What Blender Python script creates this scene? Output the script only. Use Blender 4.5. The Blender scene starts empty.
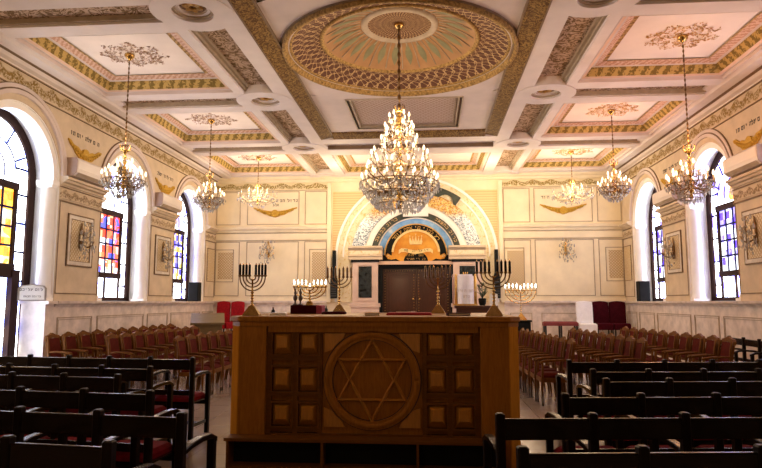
import bpy, bmesh, math, random
from math import pi, sin, cos, radians, sqrt, atan2
from mathutils import Vector, Matrix
random.seed(7)
SC = bpy.context.scene
COL = SC.collection
ORD = ['first', 'second', 'third', 'fourth', 'fifth', 'sixth', 'seventh', 'eighth', 'ninth', 'tenth', 'eleventh', 'twelfth']

# ------------------------------------------------------------------ room numbers (metres)
XL, XR, XC = -7.32, 6.28, -0.52
YB, YREAR = 20.3, -1.6
ZB, ZTOP = 5.80, 6.10            # beam soffit, coffer top
LEDGE, SPRING, RO = 1.62, 3.98, 1.22
BAYS = [10.2, 14.2, 18.15]

# ------------------------------------------------------------------ geometry collector
class G:
    def __init__(s): s.v = []; s.f = []; s.sm = []
    def add(s, vs, fs, smooth=False):
        o = len(s.v); s.v += [tuple(v) for v in vs]
        for f in fs: s.f.append(tuple(i + o for i in f)); s.sm.append(smooth)
        return s
    def box(s, x0, x1, y0, y1, z0, z1):
        return s.add([(x0,y0,z0),(x1,y0,z0),(x1,y1,z0),(x0,y1,z0),(x0,y0,z1),(x1,y0,z1),(x1,y1,z1),(x0,y1,z1)],
                     [(0,3,2,1),(4,5,6,7),(0,1,5,4),(1,2,6,5),(2,3,7,6),(3,0,4,7)])
    def bbox(s, x0, x1, y0, y1, z0, z1, b=.01):
        """box with chamfered vertical and top edges"""
        return s.loft([[(x0,y0),(x1,y0),(x1,y1),(x0,y1)]]*1, [(z0,0),(z1-b,0),(z1,b)], b)
    def loft(s, polys, levels, b):
        p = polys[0]; x0,y0 = p[0]; x1,y1 = p[2]
        def ring(ins, z):
            a,c,d,e = x0+ins, x1-ins, y0+ins, y1-ins
            return [(a+b,d,z),(c-b,d,z),(c,d+b,z),(c,e-b,z),(c-b,e,z),(a+b,e,z),(a,e-b,z),(a,d+b,z)]
        vs = []; n = 8
        for z, ins in levels: vs += ring(ins, z)
        fs = [tuple(range(n))[::-1], tuple(range(n*(len(levels)-1), n*len(levels)))]
        for k in range(len(levels)-1):
            for i in range(n): fs.append((k*n+i, k*n+(i+1)%n, (k+1)*n+(i+1)%n, (k+1)*n+i))
        return s.add(vs, fs)
    def prism(s, poly, fn, t0, t1, smooth=False):
        n = len(poly)
        vs = [fn(a,b,t0) for a,b in poly] + [fn(a,b,t1) for a,b in poly]
        fs = [tuple(range(n))[::-1], tuple(range(n,2*n))] + [(i,(i+1)%n,n+(i+1)%n,n+i) for i in range(n)]
        return s.add(vs, fs, smooth)
    def rect(s, fn, a0, a1, b0, b1, t0, t1):
        return s.prism([(a0,b0),(a1,b0),(a1,b1),(a0,b1)], fn, t0, t1)
    def frame(s, fn, a0, a1, b0, b1, w, t0, t1):
        s.rect(fn,a0,a1,b0,b0+w,t0,t1); s.rect(fn,a0,a1,b1-w,b1,t0,t1)
        s.rect(fn,a0,a0+w,b0+w,b1-w,t0,t1); s.rect(fn,a1-w,a1,b0+w,b1-w,t0,t1); return s
    def arc(s, fn, ca, cb, r0, r1, a0, a1, t0, t1, n=32):
        """band between radii r0<r1, angles in degrees"""
        vs = []
        for i in range(n+1):
            a = radians(a0+(a1-a0)*i/n)
            for r in (r0,r1):
                for t in (t0,t1): vs.append(fn(ca+r*cos(a), cb+r*sin(a), t))
        fs = []
        for i in range(n):
            o = 4*i; p = o+4
            fs += [(o,o+2,p+2,p),(o+1,p+1,p+3,o+3),(o+2,o+3,p+3,p+2),(o,p,p+1,o+1)]
        fs += [(0,1,3,2),(4*n,4*n+2,4*n+3,4*n+1)]
        return s.add(vs, fs)
    def disc(s, fn, ca, cb, r, t0, t1, a0=0, a1=360, n=32):
        pts = [(ca+r*cos(radians(a0+(a1-a0)*i/n)), cb+r*sin(radians(a0+(a1-a0)*i/n))) for i in range(n+(0 if a1-a0>=360 else 1))]
        return s.prism(pts, fn, t0, t1)
    def lathe(s, prof, c=(0,0,0), n=12, smooth=True, a0=0, a1=360, scale=(1,1), cap=True):
        full = a1-a0 >= 360; m = n if full else n+1
        vs = []
        for r,z in prof:
            for i in range(m):
                a = radians(a0+(a1-a0)*i/n); vs.append((c[0]+r*cos(a)*scale[0], c[1]+r*sin(a)*scale[1], c[2]+z))
        fs = []
        for k in range(len(prof)-1):
            for i in range(n):
                j = (i+1)%m; fs.append((k*m+i, k*m+j, (k+1)*m+j, (k+1)*m+i))
        if full and cap:
            if prof[0][0] > 1e-5: fs.append(tuple(range(m))[::-1])
            if prof[-1][0] > 1e-5: fs.append(tuple(range((len(prof)-1)*m, len(prof)*m)))
        return s.add(vs, fs, smooth)
    def tube(s, pts, r, n=6, smooth=True):
        P = [Vector(p) for p in pts]; R = r if isinstance(r,(list,tuple)) else [r]*len(P)
        vs = []; up = Vector((0,0,1))
        for i,p in enumerate(P):
            d = (P[min(i+1,len(P)-1)]-P[max(i-1,0)]).normalized()
            u = d.cross(up)
            if u.length < 1e-3: u = d.cross(Vector((0,1,0)))
            u.normalize(); w = u.cross(d).normalized()
            for k in range(n):
                a = 2*pi*k/n; q = p+(u*cos(a)+w*sin(a))*R[i]; vs.append(q)
        fs = [tuple(range(n)), tuple(range(n*(len(P)-1), n*len(P)))[::-1]]
        for i in range(len(P)-1):
            for k in range(n): fs.append((i*n+k, (i+1)*n+k, (i+1)*n+(k+1)%n, i*n+(k+1)%n))
        return s.add(vs, fs, smooth)
    def bar(s, p, q, w, h, up=(0,0,1)):
        p, q = Vector(p), Vector(q); d = (q-p).normalized(); u = d.cross(Vector(up)).normalized(); v = u.cross(d)
        vs = [e+u*a*w/2+v*b*h/2 for e in (p,q) for a,b in ((-1,-1),(1,-1),(1,1),(-1,1))]
        return s.add(vs, [(0,1,2,3),(7,6,5,4),(0,4,5,1),(1,5,6,2),(2,6,7,3),(3,7,4,0)])
    def octa(s, c, r, h):
        x,y,z = c
        return s.add([(x,y,z+h*.4),(x+r,y,z),(x,y+r,z),(x-r,y,z),(x,y-r,z),(x,y,z-h*.6)],
                     [(0,1,2),(0,2,3),(0,3,4),(0,4,1),(5,2,1),(5,3,2),(5,4,3),(5,1,4)])
    def ball(s, c, r, n=8, m=5, sc=(1,1,1)):
        prof = [(r*sin(pi*i/m), -r*cos(pi*i/m)) for i in range(m+1)]
        o = len(s.v); s.lathe(prof, (0,0,0), n)
        for i in range(o, len(s.v)):
            a = s.v[i]; s.v[i] = (c[0]+a[0]*sc[0], c[1]+a[1]*sc[1], c[2]+a[2]*sc[2])
        return s
    def build(s, name, mat=None, parent=None, weld=False, bevel=0):
        me = bpy.data.meshes.new(name); me.from_pydata(s.v, [], s.f)
        me.polygons.foreach_set('use_smooth', s.sm)
        bm = bmesh.new(); bm.from_mesh(me)
        if weld: bmesh.ops.remove_doubles(bm, verts=bm.verts, dist=1e-4)
        bmesh.ops.recalc_face_normals(bm, faces=bm.faces)
        bm.to_mesh(me); bm.free(); me.update()
        ob = bpy.data.objects.new(name, me); COL.objects.link(ob)
        if mat: me.materials.append(mat)
        if parent: ob.parent = parent
        if bevel:
            b = ob.modifiers.new('bevel','BEVEL'); b.width = bevel; b.segments = 2; b.limit_method = 'ANGLE'
        return ob

def tag(o, label=None, cat=None, group=None, kind=None):
    if label: o['label'] = label
    if cat: o['category'] = cat
    if group: o['group'] = group
    if kind: o['kind'] = kind
    return o
def empty(name, loc=(0,0,0), rz=0, parent=None):
    o = bpy.data.objects.new(name, None); COL.objects.link(o); o.empty_display_size = .1
    o.location = loc; o.rotation_euler = (0,0,rz)
    if parent: o.parent = parent
    return o
def thing(name, label, cat, loc=(0,0,0), rz=0, group=None):
    return tag(empty(name, loc, rz), label, cat, group)
KIDS = {}
def kids(o): return [c for c in bpy.data.objects if c.parent == o]
def copy_tree(o, parent=None, cache=None):
    c = o.copy(); COL.objects.link(c)
    if parent: c.parent = parent
    if o.name not in KIDS: KIDS[o.name] = kids(o)
    for ch in KIDS[o.name]: copy_tree(ch, c)
    return c
def put(proto, loc, rz, label, group=None):
    c = copy_tree(proto); c.location = loc; c.rotation_euler = (0,0,rz); c['label'] = label
    if group: c['group'] = group
    return c

# ------------------------------------------------------------------ node helpers
class N:
    def __init__(s, name):
        s.m = bpy.data.materials.new(name); s.m.use_nodes = True; s.t = s.m.node_tree; s.t.nodes.clear()
        s.out = s.n('ShaderNodeOutputMaterial'); s.p = s.n('ShaderNodeBsdfPrincipled'); s.l(s.p.outputs[0], s.out.inputs[0])
        s._c = None
    def n(s, k, **kw):
        x = s.t.nodes.new(k)
        for a,b in kw.items(): setattr(x,a,b)
        return x
    def l(s, a, b): s.t.links.new(a,b)
    def set(s, sock, v):
        if hasattr(v,'is_output') or isinstance(v, bpy.types.NodeSocket): s.l(v, sock)
        else: sock.default_value = v
    def co(s):
        if s._c is None: s._c = s.n('ShaderNodeTexCoord').outputs['Object']
        return s._c
    def xyz(s):
        x = s.n('ShaderNodeSeparateXYZ'); s.l(s.co(), x.inputs[0]); return x.outputs
    def math(s, op, a, b=None, c=None, clamp=False):
        x = s.n('ShaderNodeMath', operation=op, use_clamp=clamp); s.set(x.inputs[0], a)
        if b is not None: s.set(x.inputs[1], b)
        if c is not None: s.set(x.inputs[2], c)
        return x.outputs[0]
    def noise(s, scale, detail=4, rough=.55, vec=None, dist=0):
        x = s.n('ShaderNodeTexNoise'); x.inputs['Scale'].default_value = scale; x.inputs['Detail'].default_value = detail
        x.inputs['Roughness'].default_value = rough; x.inputs['Distortion'].default_value = dist
        s.l(vec or s.co(), x.inputs['Vector']); return x.outputs['Fac']
    def voro(s, scale, feature='F1', out='Distance', vec=None):
        x = s.n('ShaderNodeTexVoronoi', feature=feature); x.inputs['Scale'].default_value = scale
        s.l(vec or s.co(), x.inputs['Vector']); return x.outputs[out]
    def ramp(s, fac, stops, mode='LINEAR'):
        x = s.n('ShaderNodeValToRGB'); x.color_ramp.interpolation = mode; e = x.color_ramp.elements
        while len(e) < len(stops): e.new(.5)
        for k,(p,c) in zip(e, stops): k.position = p; k.color = (*c,1) if len(c)==3 else c
        s.l(fac, x.inputs[0]); return x.outputs[0]
    def mix(s, fac, a, b, mode='MIX'):
        x = s.n('ShaderNodeMix', data_type='RGBA', blend_type=mode); s.set(x.inputs[0], fac)
        for i,v in ((6,a),(7,b)): s.set(x.inputs[i], (*v,1) if isinstance(v,tuple) and len(v)==3 else v)
        return x.outputs[2]
    def stretch(s, sc):
        x = s.n('ShaderNodeMapping'); s.l(s.co(), x.inputs[0]); x.inputs['Scale'].default_value = sc; return x.outputs[0]
    def bump(s, h, strength=.3, dist=.02):
        x = s.n('ShaderNodeBump'); x.inputs['Strength'].default_value = strength; x.inputs['Distance'].default_value = dist
        s.l(h, x.inputs['Height']); s.l(x.outputs[0], s.p.inputs['Normal'])
    def fin(s, color, rough=.5, metal=0, spec=None, coat=0):
        s.set(s.p.inputs['Base Color'], (*color,1) if isinstance(color,tuple) else color)
        s.set(s.p.inputs['Roughness'], rough); s.set(s.p.inputs['Metallic'], metal)
        if spec is not None: s.p.inputs['Specular IOR Level'].default_value = spec
        if coat: s.p.inputs['Coat Weight'].default_value = coat; s.p.inputs['Coat Roughness'].default_value = .12
        return s.m

def plain(name, c, rough=.5, metal=0, var=.15, scale=6, spec=None, bump=0, coat=0):
    n = N(name); f = n.noise(scale)
    d = tuple(x*(1-var) for x in c); e = tuple(min(1,x*(1+var)) for x in c)
    if bump: n.bump(n.noise(scale*6), bump, .01)
    return n.fin(n.ramp(f, [(.3,d),(.7,e)]), rough, metal, spec, coat)
def wood(name, dark, light, rough=.35, axis='x', coat=.3, sc=1, spec=.5):
    n = N(name); v = n.stretch({'x':(1.5*sc,14*sc,14*sc),'y':(14*sc,1.5*sc,14*sc),'z':(14*sc,14*sc,1.5*sc)}[axis])
    f = n.noise(2.2, 6, .6, v, 1.2); g = n.noise(9, 3, .6, v)
    n.bump(g, .12, .004)
    return n.fin(n.mix(.25, n.ramp(f, [(.25,dark),(.75,light)]), n.ramp(g, [(.4,dark),(.7,light)])), rough, 0, spec, coat)
def emit(name, c, s, sample=True):
    n = N(name); n.fin(c, .4); n.p.inputs['Emission Color'].default_value = (*c,1); n.p.inputs['Emission Strength'].default_value = s
    if not sample: n.m.cycles.emission_sampling = 'NONE'
    return n.m

M = {}
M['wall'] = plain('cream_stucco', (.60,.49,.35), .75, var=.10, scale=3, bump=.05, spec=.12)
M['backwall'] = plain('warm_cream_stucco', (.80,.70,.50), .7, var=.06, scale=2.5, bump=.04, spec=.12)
M['white'] = plain('white_plaster', (.86,.84,.80), .55, var=.04, scale=4)
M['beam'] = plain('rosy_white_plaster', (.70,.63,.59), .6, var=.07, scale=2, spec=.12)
M['soffit'] = plain('pale_pink_plaster', (.62,.53,.49), .65, var=.07, scale=2, spec=.12)
M['panelwhite'] = plain('chalk_plaster', (.76,.68,.62), .65, var=.05, scale=2, spec=.12)
M['peach'] = plain('peach_plaster', (.66,.46,.33), .65, var=.08, scale=3, spec=.12)
M['line'] = plain('umber_line', (.22,.15,.09), .6, spec=.12)
M['linelight'] = plain('taupe_moulding', (.40,.32,.23), .6, spec=.12)
M['palemould'] = plain('pale_grey_moulding', (.60,.54,.46), .6)
M['goldleaf'] = plain('matt_gold_leaf', (.33,.205,.07), .65, var=.55, scale=22, bump=.3, spec=.1)
M['marble'] = plain('veined_stone', (.66,.57,.51), .35, var=.2, scale=5)
M['gold'] = plain('gilding', (.72,.46,.14), .32, .85, var=.25, scale=20, bump=.2)
M['brass'] = plain('polished_brass', (.62,.40,.13), .22, .95, var=.2, scale=30)
M['bronze'] = plain('dark_bronze', (.17,.095,.035), .35, .7, var=.3, scale=30)
M['blackmetal'] = plain('black_metal', (.015,.014,.013), .4, .3)
M['black'] = plain('black_lacquer', (.010,.011,.011), .6, spec=.12)
M['blackstone'] = plain('black_marble', (.02,.026,.028), .2, var=.9, scale=9)
M['darkgreen'] = plain('dark_green_paint', (.03,.04,.03), .5, var=.4)
M['ink'] = plain('black_ink', (.03,.025,.02), .6)
M['redvelvet'] = plain('red_velvet', (.28,.010,.014), .85, var=.25, scale=14, bump=.1, spec=.06)
M['chairred'] = plain('wine_upholstery', (.085,.010,.006), .85, var=.2, scale=14, bump=.1, spec=.08)
M['benchred'] = plain('bench_velvet', (.17,.006,.016), .85, var=.25, scale=14, spec=.1)
M['maroon'] = plain('maroon_velvet', (.045,.004,.008), .9, var=.3, scale=12, spec=.04)
M['crimson'] = plain('crimson_cloth', (.36,.006,.022), .7, var=.25, scale=12)
M['pinkcloth'] = plain('magenta_cloth', (.35,.05,.12), .7)
M['whitecloth'] = plain('white_cloth', (.80,.80,.84), .7, var=.05, scale=12, bump=.25)
M['acwhite'] = plain('white_plastic', (.62,.56,.52), .35, var=.03)
M['acshade'] = plain('brown_end_cap', (.35,.24,.18), .5)  # brown end caps on the white units
M['leaf'] = plain('leaf_green', (.05,.08,.04), .5, var=.4)
M['paper'] = plain('paper', (.72,.70,.64), .6, var=.05)
M['tan'] = plain('tan_cover', (.55,.36,.16), .5)
M['benchwood'] = wood('dark_oak', (.004,.0016,.0007), (.011,.0042,.0016), .26, 'x', .14, 1, .25)
M['benchpost'] = wood('dark_oak_upright', (.004,.0016,.0007), (.010,.004,.0015), .4, 'z', 0, 1, .15)
M['chairwood'] = wood('honey_walnut', (.075,.024,.003), (.20,.075,.009), .55, 'z', 0, 1, .1)
M['bimah'] = wood('carved_walnut', (.24,.098,.011), (.46,.19,.026), .45, 'z', 0, 1, .15)
M['bimahlight'] = wood('honey_oak', (.40,.165,.016), (.62,.28,.036), .8, 'z', 0, 1, 0)  # brighter walnut, light from the sides put into the colour
M['bimahdark'] = wood('dark_walnut', (.12,.046,.007), (.23,.092,.015), .45, 'x', 0, 1, .15)
M['bimahraised'] = wood('raised_walnut', (.36,.155,.02), (.60,.28,.045), .3, 'z', .25, 1, .5)  # lighter walnut, light caught by raised work put into the colour
M['doorwood'] = wood('mahogany', (.030,.008,.004), (.075,.022,.010), .3, 'z', .4)
M['framewood'] = wood('window_oak', (.018,.007,.005), (.05,.02,.012), .6, 'z', 0, 1, .1)
M['readwood'] = wood('olive_oak', (.09,.06,.02), (.20,.13,.05), .4, 'x', .2)
M['bulb'] = emit('candle_bulb', (1,.82,.56), 2.5, False)
M['flame'] = emit('candle_flame', (1,.93,.78), 22, False)
M['palemetal'] = plain('pale_gilt_silver', (.62,.52,.36), .4, .4)
M['wax'] = plain('candle_sleeve', (.75,.62,.42), .4)

def crystal():
    n = N('cut_crystal'); n.fin((.56,.55,.52), .08, 0, .9)
    t = n.n('ShaderNodeBsdfTransparent'); t.inputs[0].default_value = (.90,.89,.86,1)
    x = n.n('ShaderNodeMixShader'); x.inputs[0].default_value = .48
    n.l(t.outputs[0], x.inputs[1]); n.l(n.p.outputs[0], x.inputs[2]); n.l(x.outputs[0], n.out.inputs[0]); return n.m
M['crystal'] = crystal()

def scroll(name, base, fig, dark, scale=5, thr=.5, rough=.5, metal=0.0):
    """foliage scroll relief: wandering stems and leaves"""
    n = N(name)
    a = n.noise(scale, 2, .5, dist=2.2); b = n.noise(scale*2.3, 3, .6, dist=1.5)
    ring = n.math('ABSOLUTE', n.math('SUBTRACT', n.math('FRACT', n.math('MULTIPLY', a, 4.0)), .5))
    leaf = n.math('MULTIPLY', n.math('SUBTRACT', ring, .20), 8, clamp=True)
    leaf2 = n.math('MULTIPLY', n.math('SUBTRACT', b, thr), 9, clamp=True)
    h = n.math('MULTIPLY', leaf, leaf2)
    n.bump(h, .5, .03)
    c = n.mix(h, base, n.mix(n.noise(scale*5), fig, dark))
    return n.fin(c, rough+.2, metal, .08)
M['foliage'] = scroll('scroll_relief', (.52,.38,.28), (.30,.19,.08), (.06,.035,.018), 4.2, .34)
M['goldband'] = scroll('gold_relief_band', (.13,.07,.028), (.46,.29,.09), (.22,.13,.045), 7, .36, .5)
M['rosebrown'] = plain('rosy_brown_relief', (.36,.22,.14), .6, var=.4, scale=20)
M['rosegold'] = plain('ochre_relief', (.52,.30,.09), .5, var=.4, scale=20)
M['garland'] = scroll('gilded_garland_relief', (.55,.33,.05), (.85,.55,.12), (.30,.22,.03), 9, .4, .4, .3)
M['floral'] = scroll('pale_floral_relief', (.80,.70,.50), (.74,.56,.22), (.66,.50,.22), 3.2, .5)

def banded(name, base, fig, k, z0, hgt, ax='s', arcs=True, rough=.5):
    """repeating swag ornament along a run (s = x + y)"""
    n = N(name); x,y,z = n.xyz()
    s = n.math('ADD', x, y)
    v = n.math('DIVIDE', n.math('SUBTRACT', z, z0), hgt)
    w = n.math('ABSOLUTE', n.math('SINE', n.math('MULTIPLY', s, k)))
    vine = n.math('ADD', .5, n.math('MULTIPLY', n.math('SINE', n.math('MULTIPLY', s, k*2)), .17))
    d = n.math('ABSOLUTE', n.math('SUBTRACT', v, vine))
    m1 = n.math('SUBTRACT', 1.0, n.math('MULTIPLY', n.math('SUBTRACT', d, .20), 9, clamp=True))
    n2 = n.noise(26, 2, .6)
    blob = n.math('MULTIPLY', n.math('SUBTRACT', n.math('SINE', n.math('MULTIPLY', s, k*2)), .35), 2.5, clamp=True)
    blob = n.math('MULTIPLY', blob, n.math('MULTIPLY', n.math('SUBTRACT', .42, n.math('ABSOLUTE', n.math('SUBTRACT', v, .5))), 8, clamp=True))
    m = n.math('MULTIPLY', n.math('MAXIMUM', m1, blob), n.math('MULTIPLY', n.math('SUBTRACT', n2, .40), 7, clamp=True))
    n.bump(m, .6, .03)
    c = n.mix(m, base, n.mix(n.noise(40), fig, tuple(q*.35 for q in fig)))
    return n.fin(c, rough+.2, 0, .1)
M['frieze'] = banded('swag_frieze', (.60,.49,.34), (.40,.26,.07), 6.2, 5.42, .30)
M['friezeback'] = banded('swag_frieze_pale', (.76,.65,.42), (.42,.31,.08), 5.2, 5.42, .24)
M['capband'] = banded('leaf_moulding', (.60,.48,.33), (.40,.28,.16), 9, 3.66, .2)

def eggdart(name, base, fig, k):
    n = N(name); x,y,z = n.xyz(); s = n.math('ADD', x, y)
    w = n.math('SINE', n.math('MULTIPLY', s, k)); q = n.noise(22, 3)
    m = n.math('MULTIPLY', n.math('ADD', n.math('MULTIPLY', w, .8), n.math('MULTIPLY', n.math('SUBTRACT', q, .47), 7)), 2.0, clamp=True)
    n.bump(m, .5, .03)
    return n.fin(n.mix(m, base, fig), .7, 0, .1)
M['coffergold'] = eggdart('ochre_egg_and_dart', (.50,.35,.12), (.20,.14,.04), 30)
M['cofferrope'] = eggdart('ochre_rope', (.55,.36,.16), (.30,.19,.08), 40)
M['cofferpink'] = eggdart('pink_bead_band', (.66,.46,.36), (.50,.29,.20), 55)

def lattice():
    n = N('woven_lattice'); x,y,z = n.xyz(); k = 26
    a = n.math('ABSOLUTE', n.math('SINE', n.math('MULTIPLY', n.math('ADD', x, y), k)))
    b = n.math('ABSOLUTE', n.math('SINE', n.math('MULTIPLY', n.math('SUBTRACT', x, y), k)))
    m = n.math('LESS_THAN', n.math('MINIMUM', a, b), .35)
    n.bump(m, .4, .02)
    return n.fin(n.mix(m, (.36,.25,.19), (.58,.46,.40)), .7, 0, .1)
M['lattice'] = lattice()
def lattice_gold():
    n = N('gilded_trellis'); x,y,z = n.xyz(); k = 34; s = n.math('ADD', x, y)
    a = n.math('ABSOLUTE', n.math('SINE', n.math('MULTIPLY', n.math('ADD', s, z), k)))
    b = n.math('ABSOLUTE', n.math('SINE', n.math('MULTIPLY', n.math('SUBTRACT', s, z), k)))
    m = n.math('LESS_THAN', n.math('MINIMUM', a, b), .42); n.bump(m, .4, .02)
    return n.fin(n.mix(m, (.66,.55,.38), (.44,.29,.11)), .5)
M['trellis'] = lattice_gold()
def stripes():
    n = N('peach_striped_panel'); x,y,z = n.xyz()
    m = n.math('LESS_THAN', n.math('SINE', n.math('MULTIPLY', z, 75)), -.3)
    return n.fin(n.mix(m, (.78,.54,.28), (.62,.40,.20)), .6)
M['stripes'] = stripes()
def arabesque():
    n = N('arabesque_cove'); x,y,z = n.xyz()
    a = n.math('ARCTAN2', y, x); r = n.math('SQRT', n.math('ADD', n.math('MULTIPLY',x,x), n.math('MULTIPLY',y,y)))
    wob = n.math('MULTIPLY', n.math('SINE', n.math('MULTIPLY', r, 26)), .8)
    s1 = n.math('ABSOLUTE', n.math('SINE', n.math('ADD', n.math('MULTIPLY', a, 26), n.math('ADD', n.math('MULTIPLY', r, 13), wob))))
    s2 = n.math('ABSOLUTE', n.math('SINE', n.math('SUBTRACT', n.math('MULTIPLY', a, 26), n.math('ADD', n.math('MULTIPLY', r, 13), wob))))
    s3 = n.math('ABSOLUTE', n.math('ADD', n.math('SINE', n.math('MULTIPLY', a, 52)), n.math('SINE', n.math('MULTIPLY', r, 32))))
    m = n.math('MAXIMUM', n.math('LESS_THAN', n.math('MINIMUM', s1, s2), .15), n.math('LESS_THAN', s3, .13))
    n.bump(m, .5, .02)
    return n.fin(n.mix(m, n.mix(n.noise(12), (.085,.042,.028), (.17,.08,.050)), (.50,.34,.17)), .7, 0, .08)
M['arabesque'] = arabesque()
def mosaic():
    n = N('glass_mosaic'); x,y,z = n.xyz()
    col = n.voro(34, 'F1', 'Color'); sx = n.n('ShaderNodeSeparateColor'); n.l(col, sx.inputs[0]); r = sx.outputs[0]
    gold = n.ramp(r, [(0,(.40,.20,.05)),(.35,(.72,.42,.10)),(.62,(.80,.60,.25)),(.85,(.62,.50,.36))], 'CONSTANT')
    blue = n.ramp(r, [(0,(.10,.14,.20)),(.30,(.55,.62,.66)),(.62,(.80,.82,.82)),(.86,(.26,.36,.42))], 'CONSTANT')
    h = n.math('MULTIPLY', n.math('SUBTRACT', n.math('ADD', z, n.math('MULTIPLY', n.noise(3), .5)), 4.55), 3.5, clamp=True)
    return n.fin(n.mix(h, blue, gold), .3)
M['mosaic'] = mosaic()
def sky_blue():
    n = N('painted_sky'); f = n.noise(2.2, 5, .6)
    return n.fin(n.ramp(f, [(.35,(.10,.28,.66)),(.55,(.24,.46,.78)),(.72,(.70,.78,.88))]), .5)
M['skyblue'] = sky_blue()
def amber():
    n = N('amber_panel'); f = n.noise(2.5, 3)
    n.bump(n.noise(14), .2, .02)
    return n.fin(n.ramp(f, [(.3,(.58,.20,.015)),(.7,(.80,.42,.06))]), .35, .25)
M['amber'] = amber()
def floor_mat():
    n = N('stone_tiles'); b = n.n('ShaderNodeTexBrick'); n.l(n.co(), b.inputs[0])
    b.offset = 0; b.inputs['Scale'].default_value = 1; b.inputs['Brick Width'].default_value = .5; b.inputs['Row Height'].default_value = .5
    b.inputs['Mortar Size'].default_value = .006
    b.inputs[1].default_value = (.25,.19,.15,1); b.inputs[2].default_value = (.27,.205,.165,1); b.inputs[3].default_value = (.18,.135,.105,1)
    c = n.mix(n.math('MULTIPLY', n.noise(4, 6), .5), b.outputs[0], (.26,.18,.13))
    return n.fin(c, .22, 0, .5)
M['floor'] = floor_mat()

def stained(name, pal, yc, upper):
    """leaded stained glass lit by the daylight behind it"""
    n = N(name); x,y,z = n.xyz(); k = 1/.155
    cy = n.math('FLOOR', n.math('MULTIPLY', n.math('SUBTRACT', y, yc), k)); cz = n.math('FLOOR', n.math('MULTIPLY', z, 1/.175))
    cv = n.n('ShaderNodeCombineXYZ'); n.l(cy, cv.inputs[0]); n.l(cz, cv.inputs[1])
    wn = n.n('ShaderNodeTexWhiteNoise', noise_dimensions='3D'); n.l(cv.outputs[0], wn.inputs['Vector'])
    big = n.noise(1.6, 1, .5, dist=1.0)
    f = n.math('ADD', n.math('MULTIPLY', wn.outputs['Value'], .45), n.math('MULTIPLY', big, .62), clamp=True)
    c = n.ramp(f, pal, 'CONSTANT')
    ins = n.math('MULTIPLY', n.math('LESS_THAN', n.math('ABSOLUTE', n.math('SUBTRACT', y, yc)), .66),
                 n.math('MULTIPLY', n.math('GREATER_THAN', z, 2.3), n.math('LESS_THAN', z, 3.75)))
    up = n.ramp(n.noise(2.6, 1, .5, dist=1.5), [(0,upper),(.41,(.62,.72,1.0)),(.48,(.95,.97,1.0)),(.66,(1,.97,.92))], 'CONSTANT')
    col = n.mix(ins, up, c)
    n.fin((.1,.1,.1), .1)
    n.l(col, n.p.inputs['Emission Color'])
    n.l(n.math('ADD', 9.0, n.math('MULTIPLY', ins, -6.3)), n.p.inputs['Emission Strength'])
    return n.m
WHT = (.95,.96,1.0)
PAL = {
 'amber': [(0,(.12,.08,.85)),(.28,(1,.30,.02)),(.42,(1,.55,.06)),(.58,(1,.80,.35)),(.68,WHT),(.80,(1,.62,.12))],
 'red':   [(0,(.05,.08,.70)),(.32,(.9,.05,.02)),(.46,(1,.16,.06)),(.56,WHT),(.68,(1,.42,.22)),(.80,(.9,.1,.05))],
 'blue':  [(0,(.06,.05,.75)),(.36,(.2,.18,.9)),(.46,(1,.75,.14)),(.58,WHT),(.66,(1,.60,.06)),(.78,(.9,.3,.05))],
 'violet':[(0,(.10,.04,.75)),(.36,(.35,.30,.95)),(.47,WHT),(.70,(.90,.92,1)),(.80,(.30,.18,.90))],
}
GLASS = {}

# ------------------------------------------------------------------ lettering: square Hebrew letters as strokes (x0,y0,x1,y1)
S_ = .2
LET = {
 'a': [('d',0,1,1,0),('d',1,1,.6,.5),('d',0,0,.4,.5)], 'b': [(0,1-S_,1,1),(1-S_,0,1,1),(0,0,1.1,S_)],
 'd': [(0,1-S_,1.05,1),(.72,0,.72+S_,1)], 'h': [(0,1-S_,1,1),(1-S_,0,1,1),(.05,0,.05+S_,.62)],
 'v': [(.3,0,.3+S_,1),(.12,1-S_,.5,1)], 'z': [(.3,0,.3+S_,1),(.1,1-S_,.75,1)], 'x': [(0,1-S_,1,1),(1-S_,0,1,1),(.05,0,.05+S_,1)],
 'y': [(.35,.5,.35+S_,1),(.15,1-S_,.55,1)], 'k': [(0,1-S_,.9,1),(.75,0,.95,1),(0,0,.95,S_)],
 'l': [(0,.7,.2,1.35),(0,.7,1,.7+S_),(.75,.35,.95,.9),('d',.95,.4,.3,0)], 'm': [(.1,1-S_,1,1),(.8,0,1,1),(.45,0,1,S_),('d',.1,1,0,0)],
 'M': [(0,0,1,S_),(0,1-S_,1,1),(0,0,S_,1),(1-S_,0,1,1)], 'n': [(.3,1-S_,.8,1),(.6,0,.8,1),(.1,0,.8,S_)],
 'e': [('d',1,1,.3,0),('d',.1,1,.55,.4),(0,0,.4,S_)], 'p': [(0,1-S_,1,1),(1-S_,0,1,1),(0,0,1,S_),(0,.5,S_,1),(0,.5,.5,.62)],
 'r': [(0,1-S_,1,1),(1-S_,0,1,1)], 's': [(0,0,1,S_),(0,0,S_,1),(.4,0,.6,1),(.8,0,1,1)], 't': [(0,1-S_,1,1),(1-S_,0,1,1),(.1,0,.3,1),(-.1,0,.2,S_)],
}
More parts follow.
